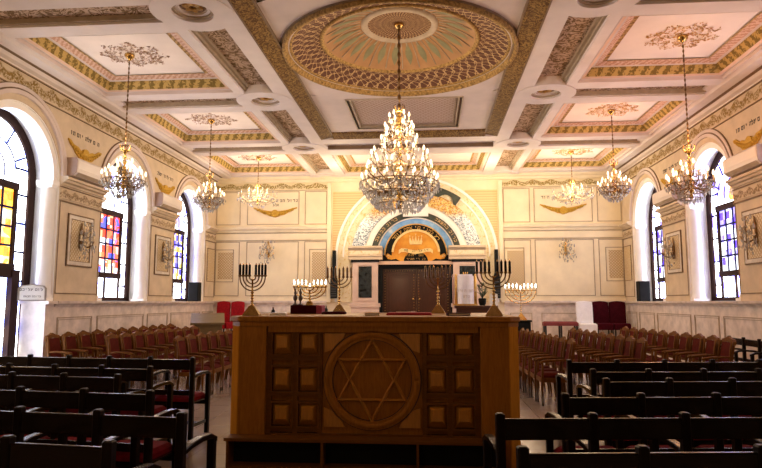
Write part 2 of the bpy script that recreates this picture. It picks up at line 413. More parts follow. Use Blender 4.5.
def letters(g, text, place, size, t0, t1, gap=.28):
    """text is written right to left; place(u, v, t) maps run and height to a point"""
    w = size*.8; total = sum((w if ch != ' ' else w*.6)+size*gap for ch in text); u = total/2
    for ch in text:
        cw = w if ch != ' ' else w*.6
        u -= cw
        for st in LET.get(ch, []):
            if st[0] == 'd':
                _, ax, ay, bx, by = st; hw = .11
                dx, dy = bx-ax, by-ay; L = sqrt(dx*dx+dy*dy); nx, ny = -dy/L*hw, dx/L*hw
                poly = [(ax+nx,ay+ny),(bx+nx,by+ny),(bx-nx,by-ny),(ax-nx,ay-ny)]
            else:
                x0,y0,x1,y1 = st; poly = [(x0,y0),(x1,y0),(x1,y1),(x0,y1)]
            g.prism([(u+px*w, py*size) for px,py in poly], place, t0, t1)
        u -= size*gap
    return total

# ================================================================== SETTING
fl = G().box(XL-.7, XR+.7, YREAR-.3, YB+.4, -.12, 0).build('floor', M['floor']); tag(fl, kind='structure')

# ---------------------------------------------------------------- side walls
def side_fn(s):
    X = XL if s < 0 else XR
    return lambda a,b,t: (X - s*t, a, b)
def side_wall(s):
    side = 'left' if s < 0 else 'right'
    fn = side_fn(s)
    root = tag(empty('wall_'+side), kind='structure')
    g = G(); y = YREAR-.3
    DEEP = -.60
    for k,yc in enumerate(BAYS):
        g.rect(fn, y, yc-RO, 0, 6.3, DEEP, 0)
        sill = 0 if (s < 0 and k == 0) else LEDGE
        if sill: g.rect(fn, yc-RO, yc+RO, 0, sill-.02, DEEP, 0)
        n = 28
        for i in range(n):                                   # spandrel strips above the arch
            a0, a1 = pi*i/n, pi*(i+1)/n
            p = [(yc+RO*cos(a0), SPRING+RO*sin(a0)), (yc+RO*cos(a1), SPRING+RO*sin(a1)), (yc+RO*cos(a1), 6.3), (yc+RO*cos(a0), 6.3)]
            g.prism(p, fn, DEEP, 0)
        y = yc+RO
    g.rect(fn, y, YB+.4, 0, 6.3, DEEP, 0)
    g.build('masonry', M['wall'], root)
    # frieze and cornice under the ceiling
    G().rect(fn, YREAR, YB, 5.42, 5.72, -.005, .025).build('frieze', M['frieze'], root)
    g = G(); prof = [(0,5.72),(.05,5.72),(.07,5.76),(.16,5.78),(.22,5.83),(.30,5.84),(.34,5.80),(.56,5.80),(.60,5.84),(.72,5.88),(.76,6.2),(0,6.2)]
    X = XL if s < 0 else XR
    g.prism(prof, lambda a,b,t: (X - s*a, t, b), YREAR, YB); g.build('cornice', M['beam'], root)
    g = G(); g.rect(fn, YREAR, YB, 5.715, 5.735, .0, .062); g.rect(fn, YREAR, YB, 5.825, 5.845, .20, .345); g.rect(fn, YREAR, YB, 5.40, 5.418, -.005, .03)
    g.build('cornice_line', M['line'], root)
    # piers between the openings
    edges = [YREAR] + [v for yc in BAYS for v in (yc-RO, yc+RO)] + [YB]
    piers = [(edges[i], edges[i+1]) for i in range(0, len(edges), 2)]
    sc = G(); sb = G(); sl = G(); led = G(); wl = G(); wp = G(); tr = G()
    for i,(a,b) in enumerate(piers):
        sc.prism([(0,3.93),(.03,3.93),(.05,3.97),(.10,3.99),(.12,4.03),(.16,4.04),(.16,4.09),(0,4.11)], lambda p,q,t: (X - s*p, t, q), a, b)
        sb.rect(fn, a+.01, b-.01, 3.66, 3.86, -.005, .022)
        sl.rect(fn, a, b, 3.60, 3.625, -.005, .03); sl.rect(fn, a, b, 3.885, 3.90, -.005, .03)
        sl.rect(fn, a+.015, a+.035, 1.78, 3.60, -.005, .012); sl.rect(fn, b-.035, b-.015, 1.78, 3.60, -.005, .012); sl.rect(fn, a+.015, b-.015, 1.76, 1.78, -.005, .012)
        # framed trellis panel
        if i in (1,2):
            c = (a+b)/2; w = .47
            tr.rect(fn, c-w, c+w, 2.33, 3.40, -.005, .012)
            sl.frame(fn, c-w, c+w, 2.33, 3.40, .022, -.005, .03)
            wl.frame(fn, c-w+.03, c+w-.03, 2.36, 3.37, .07, -.005, .028)
            sl.frame(fn, c-w+.10, c+w-.10, 2.43, 3.30, .012, -.005, .03)
        if i == 3:
            tr.rect(fn, a+.20, b-.02, 2.27, 3.38, -.005, .006)
            sl.frame(fn, a+.20, b-.005, 2.27, 3.38, .02, -.005, .02)
    sc.build('string_course', M['wall'], root); sb.build('leaf_moulding', M['capband'], root); sl.build('panel_line', M['line'], root)
    wl.build('panel_moulding', M['palemould'], root); tr.build('trellis_panel', M['trellis'], root)
    # ledge and stone wainscot
    g = G(); w = G(); d = G()
    spans = [(YREAR, YB)] if s > 0 else [(YREAR, BAYS[0]-RO), (BAYS[0]+RO, YB)]
    for a,b in spans:
        g.prism([(0,1.50),(.03,1.50),(.05,1.54),(.11,1.57),(.12,1.62),(.0,1.62)], lambda p,q,t: (X - s*p, t, q), a, b)
        w.rect(fn, a, b, 0, 1.50, -.005, .012); w.rect(fn, a, b, 0, .16, -.005, .04)
        y = a+.12; k = 0
        while y < b-.6:
            L = (2.2 if k%2 else 1.25); e = min(y+L, b-.1)
            d.frame(fn, y, e, .30, 1.30, .02, .0, .025); d.frame(fn, y+.045, e-.045, .345, 1.255, .012, .0, .02); y = e+.2; k += 1
    # window-sill slabs reach back into the recess
    for k,yc in enumerate(BAYS):
        if not (s < 0 and k == 0): g.rect(fn, yc-RO-.001, yc+RO+.001, 1.58, 1.62, -.60, .02)
    if s < 0:                                                # low jamb blocks of the doorway carry the ledge into the recess
        for e in (-1,1):
            a, b = sorted((BAYS[0]+e*(RO+.01), BAYS[0]+e*(RO-.30)))
            g.rect(fn, a, b, 1.56, 1.62, -.50, .10); q = G(); q.rect(fn, a+.03*(e>0), b-.03*(e<0), 0, 1.565, -.47, .02); q.build('door_jamb', M['marble'], root)
    g.build('ledge', M['marble'], root); w.build('wainscot', M['marble'], root); d.build('wainscot_moulding', M['linelight'], root)
    # arch mouldings, lining and columns of each opening
    for k,yc in enumerate(BAYS):
        base = LEDGE
        a = G(); a.arc(fn, yc, SPRING+.12, RO-.005, RO+.07, 0, 180, -.03, .05, 40); a.arc(fn, yc, SPRING+.12, RO+.10, RO+.17, 0, 180, -.005, .035, 40)
        a.build('archivolt', M['soffit'], root)
        l = G(); l.arc(fn, yc, SPRING+.12, RO+.07, RO+.095, 0, 180, -.005, .03, 40); l.arc(fn, yc, SPRING+.12, RO+.17, RO+.185, 0, 180, -.005, .025, 40)
        l.build('archivolt_line', M['line'], root)
        q = G(); q.arc(fn, yc, SPRING, 1.08, RO+.004, 0, 180, -.32, -.05, 40); q.arc(fn, yc, SPRING, RO-.02, RO+.002, 0, 180, -.52, -.02, 40)
        q.build('arch_lining', M['white'], root)
        for e in (-1,1):
            c = G(); cx = X + s*.185; cy = yc+e*(RO-.06)
            c.lathe([(.165,base+.002),(.165,base+.10),(.15,base+.14),(.142,base+.2),(.135,SPRING-.16),(.145,SPRING-.14)], (cx,cy,0), 16)
            c.box(cx-.175,cx+.175, cy-.165, cy+.165, base+.001, base+.06)
            c.box(cx-.15,cx+.15, cy-.145, cy+.145, SPRING-.14, SPRING-.09); c.box(cx-.175,cx+.175, cy-.16, cy+.16, SPRING-.09, SPRING-.004)
            c.build('column', M['white'], root)
            j = G(); j.rect(fn, yc+e*(RO+.004), yc+e*(RO-.012), (base+.01 if not (s < 0 and k == 0) else .01), SPRING, -.52, -.015); j.build('jamb_lining', M['white'], root)
    # garlands and painted lines of scripture over the piers
    texts = ['htvrh vhmcvh','brvK hba bSM','SmeM vrxMyM'] if s < 0 else ['elM xsd ybnh','tfylh vSlvM','mh nvra hzh']
    for i,(a,b) in enumerate(piers):
        if i not in (1,2) : continue
        c = (a+b)/2; g = G()
        sgn = 1 if s < 0 else -1
        t = G(); letters(t, ('hSM elh yvM tv' if i == 1 else 'dvr ldvr ymlk').replace('f','p').replace('c','z').replace('K','k'), lambda u,v,tt: fn(c+sgn*u, 5.03+v, tt), .082, -.004, .006, .22)
        t.build('inscription', M['ink'], root)
        up = [(c-.62+1.24*q/14, 4.92-.15*sin(pi*q/14)+.02*sin(q*2.1)) for q in range(15)]
        dn = [(c-.62+1.24*q/14, 4.90-.33*sin(pi*q/14)**1.1-.03*abs(sin(q*1.7))) for q in range(15)]
        for q in range(14): g.prism([up[q],up[q+1],dn[q+1],dn[q]], fn, -.004, .03)
        g.disc(fn, c, 4.70, .13, 0, .05)
        for q in range(13): g.ball(fn(c-.54+.09*q, 4.87-.22*sin(pi*(q+.5)/13), .03), .028+.03*sin(pi*(q+.5)/13), 6, 4)
        g.build('garland', M['garland'], root)
    return root
wl_ = side_wall(-1); wr_ = side_wall(1)

# ---------------------------------------------------------------- stained glass windows
WN = [0]
def window(s, yc, pal, upper, door=False):
    WN[0] += 1; fn = side_fn(s); key = pal
    if (pal, yc) not in GLASS: GLASS[(pal,yc)] = stained('stained_glass_'+pal, PAL[pal], yc, upper)
    root = tag(empty('window_%d' % WN[0]), kind='structure')
    R = 1.10; z0 = 0 if door else 1.625; d0, d1 = -.58, -.50
    p = [(yc+R*cos(pi*i/32), SPRING+R*sin(pi*i/32)) for i in range(33)] + [(yc-R,z0),(yc+R,z0)]
    G().prism(p, fn, -.56, -.545).build('pane', GLASS[(pal,yc)], root)
    f = G(); f.arc(fn, yc, SPRING, R-.09, R+.13, 0, 180, d0, d1, 40)
    for e in (-1,1): f.rect(fn, yc+e*(R-.09), yc+e*(R+.13), z0, SPRING, d0, d1)
    f.rect(fn, yc-R, yc+R, z0+.0, z0+.09, d0, d1); f.build('frame', M['framewood'], root)
    c = G(); w = .66
    c.rect(fn, yc-w-.05, yc-w+.03, 2.22 if not door else 0, 3.80, d0, d1); c.rect(fn, yc+w-.03, yc+w+.05, 2.22 if not door else 0, 3.80, d0, d1)
    c.rect(fn, yc-w-.05, yc+w+.05, 3.72, 3.85, d0, d1+.02); c.rect(fn, yc-w-.05, yc+w+.05, 2.18, 2.31, d0, d1+.02)
    if not door:
        for q in (-w, 0, w): c.rect(fn, yc+q-.02, yc+q+.02, 1.70, 2.2, d0, d1)
    else:
        c.rect(fn, yc-w, yc+w, 2.05, 2.2, d0, d1+.04); c.rect(fn, yc+w-.05, yc+w+.16, 0, 2.2, d0, d1+.06); c.rect(fn, yc-R, yc+R, 0, .12, d0, d1+.02)
    c.build('casement', M['framewood'], root)
    b = G(); t = .019
    for q in (-.33, 0, .33): b.rect(fn, yc+q-t, yc+q+t, 2.3, 3.73, -.562, -.525)
    for q in range(1,4): b.rect(fn, yc-w, yc+w, 2.3+q*.357-t, 2.3+q*.357+t, -.562, -.525)
    for e in (-1,1):
        for z in (2.0,2.55,3.1,3.65,4.15): b.rect(fn, yc+e*w, yc+e*(R-.05), z-t, z+t, -.562, -.53)
    b.arc(fn, yc, SPRING, w-.012, w+.012, 0, 180, -.562, -.53, 28)
    b.arc(fn, yc, 4.05, .33, .352, 0, 180, -.562, -.53, 20)
    for e in (-1,1): b.rect(fn, yc+e*.33, yc+e*.352, 3.8, 4.05, -.562, -.53)
    for deg in (25,58,90,122,155):
        a = radians(deg); p0 = fn(yc+(w if deg != 90 else .35)*cos(a), SPRING+(w if deg != 90 else .42)*sin(a), -.545); p1 = fn(yc+(R-.07)*cos(a), SPRING+(R-.07)*sin(a), -.545)
        b.tube([p0,p1], .019, 5)
    b.build('lead_bars', plain('blue_black_lead', (.02,.022,.11), .6, spec=.05), root)  # blue in the lead colour stands for bloom from the bright glass
    if s > 0 and yc == BAYS[1]:
        pts = [(yc-.12,3.90),(yc+.12,3.90),(yc+.15,4.02),(yc+.08,4.12),(yc+.06,4.26),(yc-.02,4.16),(yc-.10,4.24),(yc-.15,4.02)]
        G().prism(pts, fn, -.544, -.538).build('flame_pane', emit('orange_glass', (1,.42,.10), 1.6, False), root)
    return root
window(-1, BAYS[0], 'amber', (.30,.36,.95), True)
window(-1, BAYS[1], 'red', (.25,.25,.95))
window(-1, BAYS[2], 'blue', (.14,.12,.85))
window(1, BAYS[0], 'violet', (.30,.25,.95))
window(1, BAYS[1], 'violet', (.20,.15,.95))
window(1, BAYS[2], 'violet', (.24,.20,.90))

# ---------------------------------------------------------------- back wall
fb = lambda a,b,t: (a, YB-t, b)
bw = tag(empty('wall_back'), kind='structure')
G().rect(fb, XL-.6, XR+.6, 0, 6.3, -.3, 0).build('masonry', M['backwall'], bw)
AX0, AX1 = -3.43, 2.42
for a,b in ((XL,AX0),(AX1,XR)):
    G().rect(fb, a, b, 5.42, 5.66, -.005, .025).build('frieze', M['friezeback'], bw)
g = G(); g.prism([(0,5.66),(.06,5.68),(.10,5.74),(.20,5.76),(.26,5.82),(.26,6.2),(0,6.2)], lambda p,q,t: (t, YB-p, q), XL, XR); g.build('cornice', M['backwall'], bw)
sc = G(); ln = G(); mo = G(); st = G(); wn = G(); wd = G()
for a,b in ((XL,AX0),(AX1,XR)):
    sc.prism([(0,3.95),(.03,3.95),(.06,4.02),(.12,4.06),(.14,4.14),(0,4.17)], lambda p,q,t: (t, YB-p, q), a, b)
    sc.rect(fb, a, b, 3.70, 3.90, -.005, .02)
    ln.rect(fb, a, b, 3.665, 3.685, -.005, .025); ln.rect(fb, a, b, 3.925, 3.94, -.005, .03); ln.rect(fb, a, b, 5.39, 5.405, -.005, .03)
    wn.prism([(0,1.50),(.03,1.50),(.05,1.54),(.11,1.57),(.12,1.64),(0,1.64)], lambda p,q,t: (t, YB-p, q), a, b)
    wn.rect(fb, a, b, 0, 1.50, -.005, .012)
for a0,a1,b0,b1 in ((-6.22,-4.42,1.80,3.64),(3.45,5.34,1.80,3.64),(-7.30,-6.46,1.80,3.64),(5.49,6.26,1.80,3.64),(-4.22,-3.46,1.80,3.64),(2.45,3.32,1.80,3.64),
                    (-6.22,-4.42,4.22,5.36),(3.45,5.34,4.22,5.36),(-7.30,-6.46,4.22,5.36),(5.49,6.26,4.22,5.36),(-4.22,-3.46,4.22,5.36),(2.45,3.32,4.22,5.36)):
    ln.frame(fb, a0, a1, b0, b1, .022, -.005, .018)
for a0,a1,b0,b1 in ((-7.30,-6.66,2.27,3.38),(5.70,6.26,2.27,3.38),(-4.05,-3.46,1.80,3.38),(2.45,3.10,1.80,3.38)):
    ln.frame(fb, a0, a1, b0, b1, .022, -.005, .024)
    st.rect(fb, a0+.1, a1-.02, b0+.1, b1-.1, -.005, .01)
for a0,a1 in ((-7.15,-6.5),(-6.2,-4.4),(-4.2,-3.6),(2.6,3.3),(3.6,5.3),(5.5,6.2)):
    wd.frame(fb, a0, a1, .3, 1.25, .022, 0, .028)
sc.build('string_course', M['backwall'], bw); ln.build('panel_line', M['linelight'], bw); st.build('trellis_panel', M['trellis'], bw)
wn.build('wainscot', M['marble'], bw); wd.build('wainscot_moulding', M['linelight'], bw)
for c,txt in ((-5.25,'gdvl hbyt hzh avr'.replace('g','n')),(4.40,'zxr qdS lhSM hvd'.replace('q','k'))):
    t = G(); letters(t, txt.replace('S','s'), lambda u,v,tt: (c+u, YB-tt, 5.0+v), .088, -.004, .008, .3)
    letters(t, 'amN'.replace('N','n'), lambda u,v,tt: (c+u, YB-tt, 4.86+v), .075, -.004, .008); t.build('inscription', M['ink'], bw)
    g = G()
    up = [(c-.75+1.5*q/16, 4.82-.14*sin(pi*q/16)) for q in range(17)]
    dn = [(c-.75+1.5*q/16, 4.79-.28*sin(pi*q/16)**1.2-.025*abs(sin(q*1.9))) for q in range(17)]
    for q in range(16): g.prism([up[q],up[q+1],dn[q+1],dn[q]], fb, -.004, .03)
    g.disc(fb, c, 4.60, .13, 0, .06)
    for q in range(13): g.ball(fb(c-.6+.1*q, 4.76-.18*sin(pi*(q+.5)/13), .03), .05, 6, 4)
    g.build('garland', M['garland'], bw)

# rear wall with a low gallery floor added behind the camera, shading the benches
rw = tag(G().box(XL-.6, XR+.6, YREAR-.3, YREAR, 0, 6.3).build('wall_rear', M['wall']), kind='structure')
gs = tag(G().box(XL, XR, YREAR, 2.0, 3.05, 3.35).build('trim_1', M['bimahdark']), kind='structure')

# ---------------------------------------------------------------- ceiling
ce = tag(empty('ceiling'), kind='structure')
CY = BAYS; BEAMS = [8.25, 12.25, 16.2, 20.15]; BW = .62; PW = .27
# roof slab above everything
G().box(XL-.6, XR+.6, YREAR-.3, YB+.3, 6.75, 6.9).build('slab', M['beam'], ce)
def U(s, u): return XC + s*u
mt = {'beam': G(), 'dark': G()}
beam = G(); dk = G(); fol = G(); gold = G()
def span(g, s, u0, u1, y0, y1, z0, z1):
    a,b = sorted((U(s,u0),U(s,u1))); g.box(a,b,y0,y1,z0,z1)
ys_mid = [YREAR] + BEAMS
for s in (-1,1):
    # longitudinal white strips either side of the sunk foliage panels
    span(beam, s, 2.27, 2.60, YREAR, 15.35 if False else YB, ZB, 6.4)
    span(beam, s, 3.20, 3.39, YREAR, YB, ZB, 6.4)
    span(fol, s, 2.60, 3.20, YREAR, YB, ZB+.16, 6.4)
    span(dk, s, 3.155, 3.20, YREAR, YB, ZB+.05, ZB+.17); span(dk, s, 3.10, 3.155, YREAR, YB, ZB+.10, ZB+.17)
    span(dk, s, 2.60, 2.62, YREAR, YB, ZB+.04, ZB+.17)
    for yb in BEAMS:
        # side beams: strip, sunk panel, strip
        for a,b in ((-BW,-PW),(PW,BW)): span(beam, s, 3.39, 6.15, yb+a, yb+b, ZB, 6.4)
        span(fol, s, 3.39, 6.15, yb-PW, yb+PW, ZB+.12, 6.4)
        span(dk, s, 3.5, 6.15, yb+PW-.05, yb+PW, ZB+.04, ZB+.13); span(dk, s, 3.5, 6.15, yb-PW, yb-PW+.03, ZB+.06, ZB+.13)
        # crossing roundel: flat disc with a round recess
        cx = U(s,2.90); f = lambda a,b,t: (a,b,t)
        beam.arc(f, cx, yb, .30, .60, 0, 360, ZB-.012, ZB+.18, 40)
        dk.arc(f, cx, yb, .25, .30, 0, 360, ZB+.03, ZB+.18, 32); beam.arc(f, cx, yb, .20, .25, 0, 360, ZB+.06, ZB+.18, 32)
        fol.disc(f, cx, yb, .21, ZB+.10, ZB+.19)
beam.build('white_beam', M['beam'], ce); dk.build('dark_fillet', M['linelight'], ce); fol.build('foliage_panel', M['foliage'], ce)
# star bosses in the roundels
st = G()
for s in (-1,1):
    for yb in BEAMS[:3]:
        cx = U(s,2.90)
        for o in (90, 270):
            P = [(cx+.14*cos(radians(o+120*k)), yb+.14*sin(radians(o+120*k)), ZB+.085) for k in range(3)]
            for k in range(3): st.bar(P[k], P[(k+1)%3], .028, .03)
st.build('star_boss', M['gold'], ce)
# gold sloping bands bounding the middle
g = G(); gl = G()
for s in (-1,1):
    prof = [(1.94,ZB+.10),(1.97,ZB+.06),(2.05,ZB+.05),(2.20,ZB+.01),(2.27,ZB),(2.27,6.4),(1.94,6.4)]
    g.prism(prof, lambda p,q,t: (U(s,p), t, q), YREAR, 15.35)
    for u in (1.95, 2.255): span(gl, s, u-.012, u+.012, YREAR, 15.35, ZB-.008 if u > 2 else ZB+.05, ZB+.12)
prof = [(15.02,ZB+.10),(15.06,ZB+.06),(15.30,ZB),(15.36,ZB),(15.36,6.4),(15.02,6.4)]
g.prism(prof, lambda p,q,t: (t, p, q), U(-1,1.94), U(1,1.94)); g.build('gold_band', M['goldband'], ce); gl.build('gold_band_line', M['line'], ce)
# central transverse beam beyond the dome bay, with its sunk strip
g = G(); x0,x1 = U(-1,2.27),U(1,2.27)
g.box(x0,x1,15.36,15.80,ZB,6.4); g.box(x0,x1,16.45,17.05,ZB,6.4); g.box(x0,x1,15.80,16.45,ZB+.12,6.4); g.box(x0,x1,19.75,YB,ZB,6.4); g.build('cross_beam', M['beam'], ce)
g = G(); g.box(x0,x1,15.78,15.83,ZB+.03,ZB+.13); g.box(x0,x1,16.42,16.46,ZB+.02,ZB+.13); g.build('cross_beam_line', M['line'], ce)
# flat of the middle with the round opening for the dome
DX, DY, DR = XC+.03, 10.2, 1.93
x0,x1,y0,y1 = U(-1,1.94),U(1,1.94),YREAR,15.02
DRr = 1.96
vs = []; fs = []; n = 96
def edge(a):
    c,sn = cos(a), sin(a); t = 1e9
    yy0, yy1 = DY-2.05, DY+2.05
    if c > 1e-9: t = min(t,(x1-DX)/c)
    if c < -1e-9: t = min(t,(x0-DX)/c)
    if sn > 1e-9: t = min(t,(yy1-DY)/sn)
    if sn < -1e-9: t = min(t,(yy0-DY)/sn)
    return (DX+t*c, DY+t*sn)
for i in range(n):
    a = 2*pi*i/n+pi/n*0; ex,ey = edge(a); r = min(DRr-.06, sqrt((ex-DX)**2+(ey-DY)**2))
    vs += [(DX+r*cos(a), DY+r*sin(a), ZB+.10), (ex,ey,ZB+.10)]
for i in range(n):
    j = (i+1)%n; fs.append((2*i,2*i+1,2*j+1,2*j))
g = G().add(vs, fs)
def flat_with_panel(g, ya, yb, pa, pb, px0, px1):
    z = ZB+.10
    for a,b,c,d in ((x0,px0,ya,yb),(px1,x1,ya,yb),(px0,px1,ya,pa),(px0,px1,pb,yb)): g.box(a,b,c,d,z,z+.2)
flat_with_panel(g, DY+2.05, y1, 12.55, 14.75, -1.75, .72)
flat_with_panel(g, YREAR, DY-2.05, 5.65, 7.85, -1.75, .72)
# corners of the square round the dome
g.build('middle_flat', M['soffit'], ce)
g = G(); l = G(); f = lambda a,b,t: (a,b,t)
for pa,pb in ((12.55,14.75),(5.65,7.85)):
    g.box(-1.75,.72,pa,pb,ZB+.16,ZB+.3)
    l.frame(f, -1.78, .75, pa-.03, pb+.03, .03, ZB+.085, ZB+.20); l.frame(f, -1.70, .67, pa+.05, pb-.05, .03, ZB+.10, ZB+.20); l.frame(f,-1.64,.61,pa+.11,pb-.11,.015,ZB+.14,ZB+.2)
g.build('lattice_panel', M['lattice'], ce); l.build('lattice_moulding', M['linelight'], ce)
# dome: gold rim, arabesque cove, petal bowl, crown rosette
dm = empty('dome', (DX,DY,ZB), 0, ce)
def ringz(prof, name, mat, n=96): return G().lathe(prof, (0,0,0), n, cap=False).build(name, mat, dm)
ringz([(1.93,.09),(1.96,.03),(1.99,.01),(2.02,.03),(2.03,.10)], 'outer_rim', M['goldleaf'])
ringz([(2.025,.10),(2.045,.07),(2.06,.10)], 'rim_line', M['line'])
ringz([(1.94,.07),(1.92,.10),(1.89,.105),(1.86,.10),(1.85,.13)], 'egg_ring', M['goldleaf'])
ringz([(1.86,.12),(1.74,.19),(1.6,.25),(1.46,.29),(1.38,.30)], 'arabesque_cove', M['arabesque'])
ringz([(1.39,.30),(1.38,.275),(1.355,.265),(1.335,.275),(1.32,.30),(1.30,.32)], 'inner_rim', M['goldleaf'])
bowl = [(1.31,.31),(1.16,.43),(.95,.53),(.80,.59),(.66,.62)]
ringz(bowl, 'petal_bowl', plain('terracotta_bowl', (.36,.19,.075), .65, var=.12, scale=5))
ringz([(.68,.62),(.67,.58),(.62,.56),(.57,.575),(.55,.62)], 'crown_ring', M['linelight'])
ringz([(.56,.61),(.40,.63),(.2,.64),(.001,.645)], 'crown_rosette', M['arabesque'])
gp = G(); gr = G()
def on_bowl(r):
    for (ra,za),(rb,zb) in zip(bowl, bowl[1:]):
        if rb <= r <= ra: return za+(zb-za)*(ra-r)/(ra-rb)
    return bowl[-1][1]
for k in range(24):
    a = 2*pi*(k+.5)/24; ca,sa = cos(a), sin(a)
    pts = [(1.22,.0),(1.15,.036),(1.06,.062),(.99,.066),(.92,.055),(.84,.034),(.74,.016)]
    P = [(r*ca-w*sa, r*sa+w*ca, on_bowl(r)-.012) for r,w in pts] + [(r*ca+w*sa, r*sa-w*ca, on_bowl(r)-.012) for r,w in pts[::-1]]
    gp.add(P, [tuple(range(len(P)))])
    gr.tube([(r*ca, r*sa, on_bowl(r)-.004) for r in (.83,.76,.69)], .016, 5)
    b = a+pi/24
    gr.tube([(r*cos(b), r*sin(b), on_bowl(r)-.002) for r in (1.28,1.0,.85,.70)], .010, 4)
gp.build('green_petal', plain('sage_petal', (.21,.20,.10), .6), dm); gr.build('petal_rib', M['linelight'], dm)
# side coffers with stepped gilded borders, and the bright bay in front of the ark
def coffer(x0, x1, y0, y1, mats=None, peach=None):
    c = empty('coffer', (0,0,0), 0, ce); x0,x1 = sorted((x0,x1))
    def ring(i0, z0, i1, z1, name, mat):
        vs = [(x0+i0,y0+i0,z0),(x1-i0,y0+i0,z0),(x1-i0,y1-i0,z0),(x0+i0,y1-i0,z0),(x0+i1,y0+i1,z1),(x1-i1,y0+i1,z1),(x1-i1,y1-i1,z1),(x0+i1,y1-i1,z1)]
        G().add(vs, [(k,(k+1)%4,4+(k+1)%4,4+k) for k in range(4)]).build(name, mat, c)
    ring(.004,ZB-.002,.004,ZB+.06,'inner_lip',M['soffit'])
    ring(.004,ZB+.06,.06,ZB+.055,'lip',M['soffit'])
    ring(.06,ZB+.055,.12,ZB+.070,'plain_border',M['peach'])
    ring(.12,ZB+.070,.20,ZB+.22,'egg_and_dart',M['coffergold'])
    ring(.20,ZB+.22,.26,ZB+.225,'shelf',M['soffit'])
    ring(.26,ZB+.225,.38,ZB+.262,'bead_band',M['cofferpink'])
    ring(.38,ZB+.262,.44,ZB+.25,'rope_border',M['cofferrope'])
    i = .44
    G().add([(x0+i,y0+i,ZB+.262),(x1-i,y0+i,ZB+.262),(x1-i,y1-i,ZB+.262),(x0+i,y1-i,ZB+.262)],[(0,1,2,3)]).build('panel', M['panelwhite'], c)
    return c
for s in (-1,1):
    for yc in [4.25]+BAYS:
        cy = yc if yc != 4.25 else 6.3
        ya, yb = (yc-1.33, yc+1.33)
        if yc == 4.25: ya, yb = 4.97, 7.63
        elif yc == BAYS[0]: ya,yb = BEAMS[0]+BW, BEAMS[1]-BW
        elif yc == BAYS[1]: ya,yb = BEAMS[1]+BW, BEAMS[2]-BW
        else: ya,yb = BEAMS[2]+BW, BEAMS[3]-BW
        c = coffer(U(s,3.39), U(s,6.08), ya, yb)
        # rosette: leafy scrolls round the chandelier hook
        r = G(); cx = U(s,4.80); cyy = (ya+yb)/2
        random.seed(int(yc*10)+s)
        for k in range(430):
            a = random.uniform(0,2*pi); q = .05+.52*sqrt(random.random())*(.86+.14*sin(a*8))
            x = cx+q*1.12*cos(a); y = cyy+q*.95*sin(a)
            b = random.uniform(0,pi); L = random.uniform(.02,.045); w = .012
            r.add([(x-L*cos(b),y-L*sin(b),ZB+.258),(x+w*sin(b),y-w*cos(b),ZB+.246),(x+L*cos(b),y+L*sin(b),ZB+.258),(x-w*sin(b),y+w*cos(b),ZB+.246)],[(0,1,2,3)])
        r.build('rosette', M['rosebrown'] if s < 0 else M['rosegold'], c)
coffer(U(-1,2.27), U(1,2.27), 17.05, 19.75)
# plain ceiling beyond the first side beams (over the gallery end)
g = G(); g.box(XL,U(-1,3.39),YREAR,5.0,ZB+.05,6.4); g.box(U(1,3.39),XR,YREAR,5.0,ZB+.05,6.4); g.build('gallery_ceiling', M['beam'], ce)

# ================================================================== THE ARK
CA, CZ = -.452, 3.09
fy = lambda a,b,t: (a, YB-t, b)
ark = thing('torah_ark', 'tall ark with brown double doors under nested gold, blue and mosaic arches', 'ark', (0,0,0))
g = G()
for a,b in ((AX0,-3.30),(2.29,AX1)): G().rect(fy, a, b, 1.6, 5.62, 0, .12).build('side_strip', M['backwall'], ark)
R0 = 2.70
g = G(); ang = [0,10,20,30,40,50,60,68]
for e in (-1,1):
    xe = (3.28+CA) if e < 0 else (2.27-CA)
    pts = [(CA+e*(R0+.03)*cos(radians(a)), CZ+(R0+.03)*sin(radians(a))) for a in range(5,74,4) if (R0+.03)*cos(radians(a)) < xe-.02 and (R0+.03)*sin(radians(a)) < 5.30-CZ]
    X = CA+e*xe*1.0 if False else (-3.25 if e < 0 else 2.25)
    poly = pts + [(pts[-1][0], 5.32), (X, 5.32), (X, pts[0][1])]
    G().prism(poly, fy, 0, .03).build('spandrel_panel', M['stripes'], ark)
g = G(); g.arc(fy, CA, CZ, 2.62, 2.70, 0, 180, 0, .13, 48); g.arc(fy, CA, CZ, 2.40, 2.45, 0, 180, 0, .11, 48)
for e in (-1,1): g.rect(fy, *sorted((CA+e*2.62, CA+e*2.70)), 1.6, CZ, 0, .13)
g.build('outer_arch', M['white'], ark)
g = G(); g.arc(fy, CA, CZ, 2.15, 2.63, 0, 180, 0, .08, 48)
for e in (-1,1): g.rect(fy, *sorted((CA+e*2.15, CA+e*2.63)), 1.6, CZ, 0, .08)
g.build('floral_arch', M['floral'], ark)
G().arc(fy, CA, CZ, 1.72, 2.16, 0, 180, 0, .16, 48).build('mosaic_arch', M['mosaic'], ark)
G().arc(fy, CA, CZ, 1.50, 1.73, 0, 180, 0, .12, 48).build('white_arch', M['white'], ark)
G().arc(fy, CA, CZ, 1.31, 1.50, 0, 180, 0, .18, 48).build('scripture_arch', M['darkgreen'], ark)
G().arc(fy, CA, CZ, 1.27, 1.32, 0, 180, 0, .14, 48).build('pale_arch', M['white'], ark)
G().arc(fy, CA, CZ, .98, 1.28, 0, 180, 0, .10, 48).build('sky_arch', M['skyblue'], ark)
CB = 3.14
tp = G(); tp.disc(fy, CA, CB, 1.02, 0, .20, 0, 180, 40); tp.rect(fy, CA-1.17, CA+1.17, 2.93, CB, 0, .20); tp.build('tympanum', M['black'], ark)
G().arc(fy, CA, CB, 1.005, 1.045, 0, 180, .0, .23, 40).build('tympanum_rim', M['gold'], ark)
poly = [(CA+.79*cos(radians(a)), CB+.05+.76*sin(radians(a))) for a in range(-4,185,6)]
